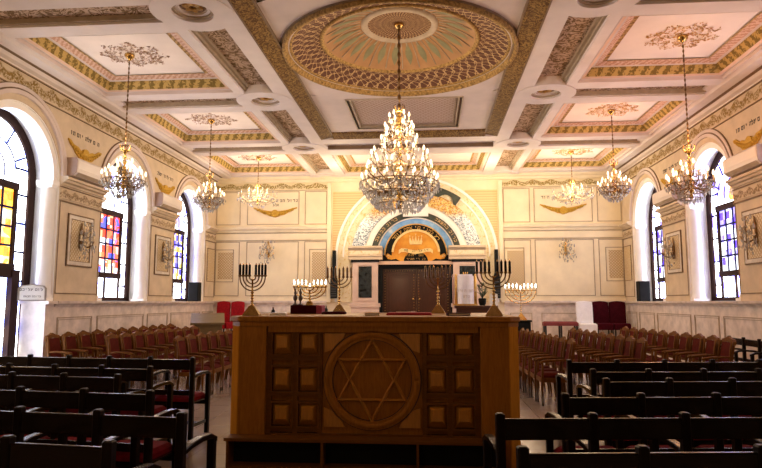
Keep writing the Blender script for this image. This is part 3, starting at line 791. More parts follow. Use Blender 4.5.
left = [(-.80,3.12),(-.93,3.20),(-1.0,3.12),(-.93,3.02),(-.80,2.99),(-.66,3.02),(-.52,2.94)]
hole = [(.40*cos(radians(a)), 2.93+.34*sin(radians(a))) for a in range(180,-1,-12)]
poly = [(CA+.79*cos(radians(a)), CB+.05+.74*sin(radians(a))) for a in range(0,181,6)] + [(CA+x,z) for x,z in left] + [(CA+x,z) for x,z in hole] + [(CA-x,z) for x,z in left[::-1]]
G().prism(poly, fy, .19, .24).build('amber_panel', M['amber'], ark)
g = G()                                                          # gilded crown, scroll ribbon and rim on the amber panel
g.arc(fy, CA, CB+.05, .73, .80, 4, 176, .23, .27, 36)
for k,(dx,hh) in enumerate(((-.17,.20),(-.085,.17),(0,.26),(.085,.17),(.17,.20))):
    g.prism([(CA+dx-.05,3.55),(CA+dx+.05,3.55),(CA+dx*1.15,3.55+hh)], fy, .235, .27); g.ball((CA+dx*1.15, YB-.26, 3.56+hh), .022, 6, 4)
g.rect(fy, CA-.2, CA+.2, 3.49, 3.56, .235, .275)
rib = [(-.56,3.30),(-.48,3.36),(-.35,3.36),(-.2,3.32),(0,3.29),(.2,3.32),(.35,3.36),(.48,3.36),(.56,3.30)]
for (a,b),(c,d) in zip(rib,rib[1:]): g.prism([(CA+a,b),(CA+c,d),(CA+c,d-.12),(CA+a,b-.12)], fy, .235, .262)
for e in (-1,1): g.tube([(CA+e*(.90+.05*cos(t)*(1-t/9)), YB-.25, 3.09+.05*sin(t)*(1-t/9)) for t in [q*.6 for q in range(12)]], .014, 5)
g.build('gilded_crown', plain('pale_gilding', (.86,.66,.30), .4, .3, var=.15, scale=20), ark)
t = G(); letters(t, 'dv elyvn SMh', lambda u,v,tt: fy(CA+u, 3.245+v-.12*0+.06*(u/.5)**2*.6, tt), .065, .262, .268); t.build('ribbon_lettering', M['ink'], ark)
t = G(); letters(t, 'de lpny my ath evmd', lambda u,v,tt: fy(CA+(.86+v)*sin(u/.90), CB+(.86+v)*cos(u/.90), tt), .10, .19, .225, gap=.2)
t.build('arch_lettering', M['gold'], ark); t = G(); letters(t, 'SmM yhvh', lambda u,v,tt: fy(CA+u, 3.10+v, tt), .08, .19, .225); letters(t, 'lngdy tmyd', lambda u,v,tt: fy(CA+u, 2.98+v, tt), .06, .19, .225)
t.build('plinth_lettering', M['gold'], ark)
t = G()
for a0,txt in ((48,'brvk bbvak'),(-48,'brvk btsak')):
    letters(t, txt, lambda u,v,tt: fy(CA+(1.36+v)*sin(u/1.4-radians(a0)), CZ+(1.36+v)*cos(u/1.4-radians(a0)), tt), .095, .175, .19, gap=.35)
t.build('green_arch_lettering', M['tan'], ark)
# dark ribbon of scripture above the arches
g = G(); CR, r0, r1, aa = 2.96, 2.24, 2.56, 36
n = 36; P = [];
for i in range(n+1):
    a = 90+aa-2*aa*i/n; P.append((CA+r1*cos(radians(a)), CR+r1*sin(radians(a))))
Q = []
for i in range(n+1):
    a = 90-aa+2*aa*i/n; d = abs(abs(a-90)-27); rr = r0+ (.19*sqrt(max(0,1-(d/6.0)**2)) if d < 6 else 0)
    Q.append((CA+rr*cos(radians(a)), CR+rr*sin(radians(a))))
for i in range(n): g.prism([P[i],P[i+1],Q[n-1-i],Q[n-i]], fy, .14, .20)
g.build('scripture_ribbon', M['darkgreen'], ark)
t = G(); letters(t, 'nr tmyd', lambda u,v,tt: fy(CA+(2.34+v)*sin(u/2.4), CR+(2.34+v)*cos(u/2.4), tt), .15, .195, .21); t.build('ribbon_letters', M['tan'], ark)
# white stone tablet in the middle of the arch
tb = G(); tb.rect(fy, CA-.42, CA+.42, 4.42, 4.96, .05, .26)
tb.build('white_tablet', M['white'], ark)
# pillars with black stone inset, cornice, lintel, doors
for x0,x1 in ((-2.52,-1.69),(.76,1.66)):
    p = G(); p.rect(fy, x0, x1, 1.55, 2.90, 0, .45); p.rect(fy, x0-.04, x1+.04, 0, 1.46, 0, .50); p.rect(fy, x0-.08,x1+.08,1.44,1.56,0,.54)
    p.frame(fy, x0+.10, x1-.10, 1.64, 2.86, .06, .44, .47)
    po = p.build('pillar', plain('rose_marble_pillar', (.66,.50,.42), .35, var=.08, scale=4), ark)
    G().rect(fy, x0+.20, x1-.20, 1.74, 2.76, .44, .463).build('black_inset', M['blackstone'], po)
    c = G(); c.rect(fy, x0-.05,x1+.05, 2.90, 2.98, 0, .48); c.build('black_necking', M['black'], po)
    c = G(); c.prism([(0,2.98),(.50,2.98),(.50,3.06),(.53,3.10),(.50,3.13),(.50,3.28),(.56,3.33),(.60,3.36),(.60,3.42),(0,3.42)], lambda a,b,t: (t, YB-a, b), x0-.14, x1+.14)
    c.build('capital', M['wall'], po)
    c = G(); c.rect(fy, x0-.10, x1+.10, 3.14, 3.27, .49, .512); c.build('capital_frieze', M['floral'], po)
lt = G(); lt.rect(fy, -1.69, .76, 2.82, 2.93, 0, .40); lt.build('lintel', M['peach'], ark)
lt = G(); lt.rect(fy, -1.69, .76, 2.70, 2.82, 0, .30); lt.rect(fy, -1.69,-1.55, 0, 2.7, 0, .3); lt.rect(fy, .66,.76, 0, 2.7, 0, .3); lt.build('door_surround', M['black'], ark)
for e in (-1,1):
    a,b = (-1.55,-.45) if e < 0 else (-.44,.66)
    d = G(); d.rect(fy, a+.004, b-.004, .4, 2.695, 0, .16)
    d.frame(fy, a+.10, b-.10, .55, 2.56, .05, .15, .19); d.frame(fy, a+.22, b-.22, .7, 2.44, .03, .15, .18)
    do = d.build('door', M['doorwood'], ark)
    s = G()
    for k in range(22):
        z = .6+.09*k
        for x in (a+.075, b-.075): s.ball((x, YB-.165, z), .014, 5, 3)
    for k in range(12):
        s.ball((a+.1+.08*k, YB-.165, 2.62), .014, 5, 3)
    tag(s.build('brass_stud', M['gold'], do), kind='stuff')
    h = G(); x = b-.10 if e < 0 else a+.10
    h.ball((x, YB-.20, 1.70), .035, 8, 5); h.tube([(x,YB-.16,1.70),(x,YB-.20,1.70)], .012, 6); h.build('handle', M['brass'], do)
# steps and plinth at the foot of the ark
pl = tag(G().box(-3.2, 2.2, 18.6, 19.75, 0, .34).box(-2.9,1.9,18.3,18.6,0,.17).build('trim_2', M['marble']), kind='structure')

# tall black column loudspeakers either side of the ark
def column_speaker(x, label):
    r = thing('column_loudspeaker', label, 'loudspeaker', (x, YB-.265, 1.72), 0, 'black column loudspeakers beside the ark')
    G().add([], []).box(-.11,.11,-.08,.10,0,.62).build('lower_cabinet', M['black'], r)
    u = G(); u.add([(-.11,-.08,.62),(.11,-.08,.62),(.11,.10,.62),(-.11,.10,.62),(-.055,-.06,.84),(.055,-.06,.84),(.055,.10,.84),(-.055,.10,.84)],
                   [(0,3,2,1),(4,5,6,7),(0,1,5,4),(1,2,6,5),(2,3,7,6),(3,0,4,7)]).box(-.055,.055,-.06,.10,.84,1.58)
    u.build('upper_column', M['black'], r)
    w = G(); w.box(-.06,.06,.09,.130,.3,.5); w.box(-.04,.04,.09,.130,1.0,1.2); w.build('wall_bracket', M['blackmetal'], r)
    g = G(); 
    for k in range(7): g.box(-.09,.09,-.088,-.078,.06+k*.075,.10+k*.075)
    g.build('grille', plain('charcoal_grille', (.035,.035,.035), .6), r)
column_speaker(-3.16, 'black column loudspeaker on the wall left of the ark')
column_speaker(2.16, 'black column loudspeaker on the wall right of the ark')

# ================================================================== CHANDELIERS
def candle_parts():
    sl = G().lathe([(.012,0),(.013,.0),(.013,.075),(.001,.076)], n=6).lathe([(.003,-.022),(.028,-.008),(.030,0),(.012,.002)], n=8)
    return sl
SLEEVE = None
def new_candle(parent, lit, r=1.0):
    global SLEEVE
    c = candle_parts().build('candle', M['wax'], parent)
    b = G().lathe([(.006,.075),(.019,.095),(.021,.115),(.014,.145),(.002,.168)], n=7).build('bulb', M['bulb'] if lit else M['crystal'], c)
    return c
def chandelier(name, loc, drop, tiers, crystals, label, group, lit=True, metal='bronze', chain_r=.012, hub=.05, top=None, basket=None, seed=1):
    """loc = hook on the ceiling; tiers = (height below hook, radius, number of candles)"""
    rnd = random.Random(seed)
    r = thing(name, label, 'chandelier', loc, 0, group)
    G().lathe([(.02,0),(.09,-.01),(.085,-.05),(.03,-.10),(.012,-.12)], n=12).build('ceiling_rose', M['brass'], r)
    top = top or drop-.85
    ch = G(); z = -.10; k = 0
    ch.tube([(0,0,-.1),(0,0,-top)], chain_r*.6, 6)
    while z > -top:
        ch.ball((0,0,z), chain_r*1.5, 6, 4, (1,1,1.9)); z -= chain_r*7; k += 1
    ch.build('chain', M['bronze'], r)
    prof = [(.012,-top)]; zz = top
    for i in range(int((drop-top)/.09)):
        zz += .03; prof.append((hub*(.35+.65*((i*37)%5)/4), -zz)); zz += .03; prof.append((hub*.8, -zz)); zz += .03; prof.append((hub*.3, -zz))
    prof.append((.003, -drop+.02)); G().lathe(prof, n=10).build('stem', M['brass'], r)
    crown = G()
    for i in range(8):
        a = 2*pi*i/8; crown.tube([(.03*cos(a),.03*sin(a),-top-.02),(.075*cos(a),.075*sin(a),-top+.0),(.10*cos(a),.10*sin(a),-top+.05),(.085*cos(a),.085*sin(a),-top+.09)], .008, 5)
    crown.lathe([(.02,-top-.05),(.07,-top-.03),(.075,-top-.01),(.02,-top)], n=12); crown.build('crown', M['brass'], r)
    cr = G()
    for ti,(dz,rad,num) in enumerate(tiers):
        proto_a = G(); h = .12+.12*rad
        pts = [(hub*.6,0,-dz-.02),(rad*.3,0,-dz-h*.75),(rad*.65,0,-dz-h*.9),(rad*.92,0,-dz-h*.45),(rad,0,-dz-.015)]
        sm = []
        for q in range(len(pts)-1):
            for w in (0,.5): sm.append(tuple(pts[q][j]*(1-w)+pts[q+1][j]*w for j in range(3)))
        sm.append(pts[-1]); proto_a.tube(sm, .009+.004*(rad > .5), 5)
        proto_a.tube([(rad*.6,0,-dz-h*.9),(rad*.68,0,-dz-h*.55),(rad*.58,0,-dz-h*.45)], .007, 4)
        arm0 = proto_a.build('arm', M[metal], r); can0 = new_candle(r, lit)
        for i in range(num):
            a = 2*pi*(i+.35*ti)/num
            ao, co = (arm0, can0) if i == 0 else (copy_tree(arm0, r), copy_tree(can0, r))
            ao.rotation_euler = (0,0,a); co.location = (rad*cos(a), rad*sin(a), -dz)
            for q in range(crystals):
                t = rnd.random()*2*pi; s = rnd.uniform(.02,.06)
                cr.octa((rad*cos(a)+s*cos(t), rad*sin(a)+s*sin(t), -dz-.05-rnd.random()*.07), .014, .075)
    if basket:
        (za,ra,zb,rb,num) = basket
        for i in range(num):
            t = rnd.random(); a = rnd.random()*2*pi; rr = ra+(rb-ra)*t**1.3; z = za+(zb-za)*t
            rr *= 1.0 if rnd.random() < .7 else rnd.uniform(.5,1)
            cr.octa((rr*cos(a), rr*sin(a), -z), rnd.uniform(.010,.018), rnd.uniform(.05,.10))
        fr = G()
        for k in range(3):
            t = k/2.5; rr = ra+(rb-ra)*t**1.3; z = za+(zb-za)*t
            fr.tube([(rr*cos(2*pi*i/24), rr*sin(2*pi*i/24), -z) for i in range(25)], .008, 4)
        fr.build('crystal_hoop', M[metal], r)
    # strings of beads from the crown to the outer arms
    if tiers:
        dz,rad,num = max(tiers, key=lambda t: t[1])
        for i in range(min(num,12)):
            a = 2*pi*i/min(num,12)
            for q in range(9):
                t = q/8; rr = .05+(rad-.08)*t; z = top+.02+(dz-top-.0)*t**.65
                cr.octa((rr*cos(a), rr*sin(a), -z), .010, .034)
    tag(cr.build('crystal_drops', M['crystal'], r), 'cut glass crystal drops hung in strings and fringes', kind='stuff')
    return r
main = chandelier('grand_chandelier', (XC+.02, 10.2, ZB+.64), 3.30,
    [(1.75,.17,6),(1.94,.25,8),(2.15,.31,9),(2.40,.48,12),(2.63,.56,13),(2.84,.65,18)], 5,
    'huge tiered crystal chandelier hanging from the middle of the dome', None, True, 'bronze', .022, .07, 1.56, (2.84,.68,3.30,.34,900), 3)
def side_ch(x, yc, z_top, label, lit=True, metal='bronze', seed=1):
    # hook at coffer ceiling, bottom of the crystals z_top metres above the floor
    hook = ZB+.258; drop = hook-z_top
    return chandelier('chandelier', (x, yc, hook), drop, [(drop-.54,.14,4),(drop-.41,.26,7),(drop-.32,.36,10)], 3, label, 'small crystal chandeliers over the side aisles', lit, metal, .012, .045, drop-.86, (drop-.30,.36,drop,.10,170), seed)
side_ch(-5.38, 10.22, 3.43, 'crystal chandelier over the left aisle, nearest to the camera on that side', seed=11)
side_ch(-5.32, 14.22, 3.78, 'crystal chandelier over the left aisle, the middle one in front of the second window', seed=12)
side_ch(4.28, 10.22, 3.22, 'crystal chandelier over the right aisle, nearest to the camera on that side', seed=14)
side_ch(4.26, 14.22, 3.90, 'crystal chandelier over the right aisle, the middle one beside the far window', seed=15)
def pale_ch(x, yc, z_bot, label, seed):
    hook = ZB+.258; drop = hook-z_bot
    return chandelier('chandelier', (x, yc, hook), drop, [(drop-.42,.30,8),(drop-.30,.58,10)], 10, label, 'small crystal chandeliers over the side aisles', False, 'palemetal', .012, .06, drop-.62, (drop-.30,.54,drop,.16,60), seed)
pale_ch(-5.25, 18.15, 4.50, 'unlit pale crystal chandelier in the far left corner before the back wall', 13)
pale_ch(4.22, 18.15, 4.47, 'unlit pale crystal chandelier in the far right corner before the back wall', 16)

# ------------------------------------------------------------------ wall sconces
def sconce(loc, rz, label, dark=True):
    """local: wall at y=0, light towards -y"""
    r = thing('wall_sconce', label, 'wall lamp', loc, rz, 'crystal wall sconces'); r.scale = (1.35,1.35,1.25)
    G().lathe([(.05,-.20),(.075,-.05),(.06,.12),(.02,.24)], (0,-.018,0), 8, scale=(.6,.25)).build('back_plate', M['bronze' if dark else 'brass'], r)
    cr = G(); rnd = random.Random(sum(map(ord, label)))
    for z0,rad,num in ((.10,.14,2),(-.06,.20,3)):
        for i in range(num):
            a = pi+pi*(i+.5)/num
            G().tube([(0,-.02,z0-.05),(rad*.5*cos(a),rad*.5*sin(a)-.02,z0-.11),(rad*.9*cos(a),rad*.9*sin(a)-.02,z0-.08),(rad*cos(a),rad*sin(a)-.02,z0)], .009, 5).build('arm', M['bronze' if dark else 'brass'], r)
            c = new_candle(r, False); c.location = (rad*cos(a), rad*sin(a)-.02, z0)
            for q in range(5): cr.octa((rad*cos(a)+rnd.uniform(-.04,.04), rad*sin(a)-.02+rnd.uniform(-.03,.03), z0-.06-rnd.random()*.12), .013, .07)
    for q in range(60): cr.octa((rnd.gauss(0,.07), -.05-rnd.random()*.12, rnd.uniform(-.36,.22)), .013, .06)
    tag(cr.build('crystal_drops', M['crystal'], r), kind='stuff')
p1 = (BAYS[0]+BAYS[1])/2; p2 = (BAYS[1]+BAYS[2])/2
sconce((XL+.012, p1, 2.95), pi/2, 'crystal wall sconce on the left wall panel, nearer the camera')
sconce((XL+.012, p2, 2.95), pi/2, 'crystal wall sconce on the left wall panel, between the second and third window')
sconce((XR-.012, p1, 2.95), -pi/2, 'crystal wall sconce on the right wall panel at the right edge of the photo')
sconce((XR-.012, p2, 2.95), -pi/2, 'crystal wall sconce on the right wall panel between the two windows')
sconce((-5.47, YB-.0, 3.35), 0, 'crystal wall sconce on the back wall, left of the ark', False)
sconce((4.45, YB-.0, 3.35), 0, 'crystal wall sconce on the back wall, right of the ark', False)

# ------------------------------------------------------------------ air conditioners above the piers
def aircon(s, yc, L, label):
    X = XL if s < 0 else XR
    r = thing('air_conditioner', label, 'air conditioner', (X, yc, 4.14), 0 if s < 0 else pi, 'white wall air conditioners')
    G().prism([(.01,.0),(.17,.0),(.24,.07),(.25,.13),(.25,.33),(.22,.37),(.01,.37)], lambda a,b,t: (a,t,b), -L/2, L/2).build('body', M['acwhite'], r)
    G().prism([(.165,.012),(.175,.005),(.243,.07),(.233,.078)], lambda a,b,t: (a,t,b), -L/2+.06, L/2-.06).build('air_outlet', M['linelight'], r)
    f = G(); f.box(.248,.258,-L/2+.02,L/2-.02,.14,.32); f.build('front_flap', M['acwhite'], r)
    for e in (-1,1): G().prism([(.01,.0),(.17,.0),(.24,.07),(.25,.13),(.25,.33),(.22,.37),(.01,.37)], lambda a,b,t: (a,t,b), e*L/2-.012*(e<0), e*L/2+.012*(e>0)).build('end_cap', M['acshade'], r)
aircon(-1, p1+.02, 1.30, 'white air conditioner above the left pier nearer the camera')
aircon(-1, p2+.02, 1.30, 'white air conditioner above the left pier before the far window')
aircon(1, p1-.02, 1.30, 'white air conditioner above the right pier at the photo edge')
aircon(1, p2+.02, 1.30, 'white air conditioner above the right pier, behind the near right chandelier')
# black box loudspeakers on the window ledges
def ledge_speaker(x, y, label):
    r = thing('box_loudspeaker', label, 'loudspeaker', (x,y,1.6205), 0, 'black box loudspeakers on the window ledges')
    G().bbox(-.16,.16,-.14,.14,0,.60,.015).build('cabinet', M['black'], r)
    g = G(); g.box(-.13,.13,-.148,-.138,.03,.56); g.build('grille', plain('black_mesh', (.018,.018,.018), .8, spec=.05), r)
ledge_speaker(XL-.10, BAYS[2]+.72, 'black box loudspeaker on the sill of the far left window')
ledge_speaker(XR+.10, BAYS[2]+.80, 'black box loudspeaker on the sill of the far right window')
# framed notice at the end of the left ledge
nb = thing('notice_frame', 'small white framed notice standing on the end of the left ledge by the door', 'sign', (XL-.20, 11.06, 1.6205), radians(32))
g = G(); arcp = [(-.24,0),(.24,0),(.24,.24),(.20,.29),(.10,.30),(0,.32),(-.10,.30),(-.20,.29),(-.24,.24)]
g.prism(arcp, lambda a,b,t: (a,t,b), 0, .03); g.build('frame', plain('silver_frame', (.42,.38,.33), .35, .6), nb)
G().prism([(x*.86, .025+z*.86) for x,z in arcp], lambda a,b,t: (a,t,b), -.006, .004).build('white_card', M['paper'], nb)
t = G(); letters(t, 'SlvM elykM', lambda u,v,tt: (u*1.0,-tt,.19+v), .045, .005, .009, .2); letters(t, 'brvkM hbaM', lambda u,v,tt: (u,-tt,.07+v), .03, .005, .009, .2); t.build('lettering', M['ink'], nb)

# ================================================================== BENCHES
def bench(n, end, label, group, flip, rz, L_=.55):
    """n seats; end = aisle end of the back; flip True when the bench runs to the left"""
    L = n*L_; ca, sa = cos(rz), sin(rz)
    loc = (end[0]-L*ca*flip, end[1]-L*sa*flip, 0)
    r = thing('bench', label, 'bench', loc, rz, group)
    p0 = G().bbox(-.026,.026,-.028,.028,0,.95,.008).build('post', M['benchpost'], r)
    a0 = G(); pts = [(0,.0,.715),(0,.10,.735),(0,.24,.745),(0,.36,.74),(0,.44,.705)]
    for q in range(4):
        (x,y,z),(x2,y2,z2) = pts[q],pts[q+1]
        a0.add([(-.026,y,z-.02),(.026,y,z-.02),(.026,y,z+.015),(-.026,y,z+.015),(-.026,y2,z2-.02),(.026,y2,z2-.02),(.026,y2,z2+.015),(-.026,y2,z2+.015)],
               [(0,1,2,3),(7,6,5,4),(0,4,5,1),(1,5,6,2),(2,6,7,3),(3,7,4,0)])
    arm0 = a0.build('armrest', M['benchwood'], r, True, .006)
    f0 = G().bbox(-.024,.024,.385,.433,0,.72,.004).build('front_leg', M['benchpost'], r)
    c0 = G().add([], []).bbox(.035,L_-.035,.03,.46,.42,.485,.03).build('seat_cushion', M['benchred'], r)
    for i in range(1, n+1):
        for o in (p0, arm0, f0): c = copy_tree(o, r); c.location = (i*L_,0,0)
        if i < n: c = copy_tree(c0, r); c.location = (i*L_,0,0)
    t = G(); t.box(0,L,-.016,.014,.795,.918); t.build('top_rail', M['benchwood'], r, False, .008)
    t = G(); t.box(0,L,-.012,.012,.50,.56); t.build('lower_rail', M['benchwood'], r)
    t = G(); t.box(0,L,.0,.024,.34,.42); t.box(0,L,.40,.424,.34,.42); t.box(0,L,.0,.42,.405,.42); t.build('seat_frame', M['benchwood'], r)
    t = G()
    for i in range(n+1): t.box(i*L_-.012,i*L_+.012,.02,.39,.13,.17)
    t.box(0,L,.19,.22,.13,.165); t.build('stretcher', M['benchwood'], r)
    return r
gl_, gr_ = 'dark benches left of the aisle', 'dark benches right of the aisle'
A6 = radians(-6)
for (x,y,n,lab) in ((-1.52,2.869,4,'nearest to the camera at the lower left edge'),(-1.476,3.616,5,'second from the camera, with a curved aisle armrest'),
                    (-2.076,4.483,5,'third from the camera, set back from the aisle'),(-2.831,5.44,5,'fourth from the camera, the shortest into the aisle'),
                    (-2.853,6.137,5,'fifth from the camera'),(-2.815,7.17,7,'farthest from the camera, before the red chairs')):
    bench(n, (x,y), 'dark bench left of the aisle, '+lab, gl_, 1, A6)
for (x,y,n,lab) in ((.413,2.902,4,'nearest to the camera along the bottom edge'),(.405,3.733,5,'second from the camera, reaching to the wooden platform'),
                    (.961,4.575,6,'third from the camera'),(1.504,5.492,6,'fourth from the camera'),(1.586,6.121+.12,7,'fifth from the camera'),
                    (1.57,7.202,7,'farthest from the camera, just before the red chairs')):
    bench(n, (x,y), 'dark bench right of the aisle, '+lab, gr_, 0, radians(6))
bench(5, (5.81,9.8), 'dark bench standing along the right wall, facing the middle of the room', 'wall benches', 0, pi/2)

# ================================================================== ARMCHAIRS
def make_chair():
    r = thing('armchair', 'x', 'chair', (0,0,0), 0, 'red armchairs')
    w = .205
    fl_ = G(); fl_.tube([(-w,.21,0),(-w,.215,.25),(-w,.205,.44),(-w,.20,.67)], [.016,.021,.024,.018], 6)
    f0 = fl_.build('front_leg', M['chairwood'], r); c = copy_tree(f0, r); c.location = (2*w,0,0)
    rl = G(); rl.tube([(-w,-.235,0),(-w,-.20,.30),(-w,-.195,.46),(-w,-.225,.80),(-w,-.255,.96)], [.016,.021,.024,.020,.016], 6)
    r0 = rl.build('rear_leg', M['chairwood'], r); c = copy_tree(r0, r); c.location = (2*w,0,0)
    s = G(); s.bbox(-.215,.215,-.20,.235,.36,.43,.01); s.build('seat_frame', M['chairwood'], r)
    s = G(); s.bbox(-.20,.20,-.18,.23,.43,.495,.04); s.build('seat', M['chairred'], r)
    def bk(a,b,t): return (a, -.20-.10*(b-.46)/.5+t, b)
    b = G(); b.rect(bk, -.155,.155,.56,.93,-.026,.030); b.build('back_cushion', M['chairred'], r)
    b = G(); top = [(-.222,.89),(-.215,.95),(-.18,.985),(-.13,.99),(-.07,1.005),(0,1.03),(.07,1.005),(.13,.99),(.18,.985),(.215,.95),(.222,.89)]
    b.prism(top+[(.16,.88),(.15,.925),(.0,.945),(-.15,.925),(-.16,.88)], bk, -.022, .022); b.rect(bk,-.2,.2,.51,.56,-.018,.018)
    b.rect(bk,-.205,-.155,.56,.90,-.018,.018); b.rect(bk,.155,.205,.56,.90,-.018,.018); b.build('back_frame', M['chairwood'], r)
    a = G(); a.tube([(-w,-.215,.69),(-w,-.08,.70),(-w,.08,.69),(-w,.19,.675),(-w,.235,.655)], [.016,.019,.021,.024,.015], 6)
    a0 = a.build('armrest', M['chairwood'], r); c = copy_tree(a0, r); c.location = (2*w,0,0)
    return r
chair0 = None
def chair_row(x0,y0,x1,y1,n,rz,where,group):
    global chair0
    for i in range(n):
        t = i/(n-1); off = -.25 if rz > 0 else .25
        loc = (x0+(x1-x0)*t+off, y0+(y1-y0)*t, 0)
        lab = 'red armchair %s, %s' % (where, 'the nearest to the camera' if i == 0 else ('the farthest from the camera' if i == n-1 else ORD[i]+' from the camera'))
        if chair0 is None:
            chair0 = make_chair(); chair0.location = loc; chair0.rotation_euler = (0,0,rz); chair0['label'] = lab; chair0['group'] = group
        else: put(chair0, loc, rz, lab, group)
H = pi/2
chair_row(2.19,10.05,1.98,13.85,9,H,'in the row beside the right aisle','armchairs in the right aisle row')
chair_row(3.38,10.35,3.17,14.25,9,H,'in the middle row on the right','armchairs in the right middle row')
chair_row(4.94,10.80,4.57,15.05,10,H,'in the outer row on the right','armchairs in the right outer row')
chair_row(-4.27,10.35,-4.20,14.25,9,-H,'in the row beside the left aisle','armchairs in the left aisle row')
chair_row(-5.80,10.95,-5.76,14.80,9,-H,'in the middle row on the left','armchairs in the left middle row')
chair_row(-6.95,10.95,-6.92,16.10,11,-H,'in the row along the left wall','armchairs in the left wall row')

# ------------------------------------------------------------------ dais along the back wall and the seats on it
tag(G().box(XL,XR,18.55,YB,0,.45).build('trim_3', M['marble']), kind='structure')
def throne(x, y, wid, mat, label, group, seatmat=None):
    r = thing('high_back_chair', label, 'chair', (x,y,.45), 0, group); w = wid/2
    b = G(); top = [(-w,1.0),(-w*.96,1.14),(-w*.6,1.165),(0,1.18),(w*.6,1.165),(w*.96,1.14),(w,1.0)]
    b.prism([(-w,.30)]+top+[(w,.30)], lambda a,c,t: (a,t+.06*(c-.4),c), .17, .27); b.build('backrest', mat, r, False, .015)
    s = G(); s.bbox(-w,w,-.28,.20,.30,.50,.03); s.build('seat', mat, r)
    for a,c in ((-w+.03,-.24),(w-.03,-.24),(-w+.03,.2),(w-.03,.2)): G().box(a-.02,a+.02,c-.02,c+.02,0,.31).build('leg', M['blackmetal'], r)
    return r
throne(-6.79,19.55,.44,M['redvelvet'],'tall red velvet chair by the back wall, nearer the left corner','tall red velvet chairs')
throne(-6.31,19.55,.44,M['redvelvet'],'tall red velvet chair by the back wall, right of its red twin','tall red velvet chairs')
throne(5.33,19.55,.50,M['maroon'],'tall dark maroon chair by the back wall right of the white covered chair','tall maroon chairs')  # chairs on this side carry their shade in the maroon colour
throne(5.85,19.55,.50,M['maroon'],'tall dark maroon chair in the far right corner by the back wall','tall maroon chairs')
wc = throne(4.80,19.40,.50,M['whitecloth'],'tall chair under a white cloth cover before the back wall',None)
wc.name = 'covered_chair'
sk = G()
for i in range(16):
    a = i/16
    sk.box(-.245+.49*a, -.245+.49*(a+1/16), -.285-.008*(i%2), -.27, .02, .47)
sk.build('cover_skirt', M['whitecloth'], wc)
bn = thing('upholstered_bench', 'low bench with a dark red padded seat before the back wall right of the ark', 'bench', (4.02,19.5,.45), 0)
G().bbox(-.52,.52,-.2,.2,.42,.55,.04).build('seat_pad', M['maroon'] if False else plain('brick_red_velvet', (.16,.02,.02), .75), bn)
for a in (-.47,0,.47):
    for c in (-.15,.15): G().box(a-.025,a+.025,c-.025,c+.025,0,.43).build('leg', M['blackmetal'], bn)
# reading stand among the left chairs
rd = thing('reading_stand', 'slanted brown wooden reading stand behind the left red chairs', 'lectern', (-6.30,17.05,0), radians(20))
G().prism([(-.30,1.02),(.30,1.28),(.33,1.24),(.33,1.20),(-.30,.96)], lambda a,b,t: (t,a,b), -.46, .46).build('slanted_top', M['readwood'], rd)
G().bbox(-.40,.40,-.22,.30,.1,1.02,.01).build('cabinet', M['readwood'], rd); G().bbox(-.44,.44,-.27,.34,0,.1,.01).build('plinth', M['readwood'], rd)

# ================================================================== THE CARVED READING PLATFORM
BX = -.585; BZ = 1.455
bi = thing('reading_platform', 'large carved wooden reading platform with a star roundel and raised square panels', 'platform', (BX,6.2,0))
fp = lambda a,b,t: (a,-t,b)
# body: solid behind the carved front, chamfered front corners
plan = [(-1.34,.06),(-1.34,-.055),(-1.05,-.055),(-1.05,.06)]
body = [(-1.08,.03),(1.08,.03),(1.08,.0),(1.36,.0),(1.445,.10),(1.445,2.1),(-1.445,2.1),(-1.445,.10),(-1.36,.0),(-1.08,.0)]
G().prism(body, lambda a,b,t: (a,b,t), 0, BZ-.06).build('body', M['bimah'], bi)
top = [(-1.36,-.07),(1.37,-.07),(1.485,.055),(1.485,2.14),(-1.485,2.14),(-1.485,.055)]
G().prism(top, lambda a,b,t: (a,b,t), BZ-.055, BZ).build('table_top', M['bimah'], bi, False, .012)
g = G(); t2 = [(-1.35,-.05),(1.35,-.05),(1.468,.08),(1.468,2.1),(-1.468,2.1),(-1.468,.08)]; g.prism(t2, lambda a,b,t: (a,b,t), BZ-.10, BZ-.054)
g.rect(fp, -1.06, 1.06, BZ-.16, BZ-.10, -.03, .03); g.build('cornice', M['bimah'], bi)
for e in (-1,1):
    g = G(); a,b = sorted((e*1.075, e*1.36)); g.rect(fp, a, b, 0, BZ-.10, .0, .045); g.build('pilaster', M['bimah'], bi, False, .008)
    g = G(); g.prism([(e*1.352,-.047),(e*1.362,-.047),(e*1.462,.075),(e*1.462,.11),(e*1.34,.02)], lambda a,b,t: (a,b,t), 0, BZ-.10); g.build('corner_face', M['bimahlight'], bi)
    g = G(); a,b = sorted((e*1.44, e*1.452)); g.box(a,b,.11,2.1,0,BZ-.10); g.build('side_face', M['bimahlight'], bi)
g = G()                                                    # stiles and rails of the carved front
xs = [.51,.575]
for e in (-1,1):
    for x,w in ((1.05,.06),(.775,.05),(.525,.045)):
        a,b = sorted((e*(x-w/2), e*(x+w/2))); g.rect(fp, a, b, .28, BZ-.16, -.03, .012)
    for z,w in ((1.30,.05),(1.005,.05),(.65,.05),(.31,.05)): 
        a,b = sorted((e*.50, e*1.07)); g.rect(fp, a, b, z+.03-w/2, z+.03+w/2, -.03, .008)
g.rect(fp, -1.07, 1.07, 0, .30, -.03, .02); g.rect(fp, -1.07,1.07, 1.28, 1.30, -.03, .006); g.build('stiles_and_rails', M['bimahdark'], bi)
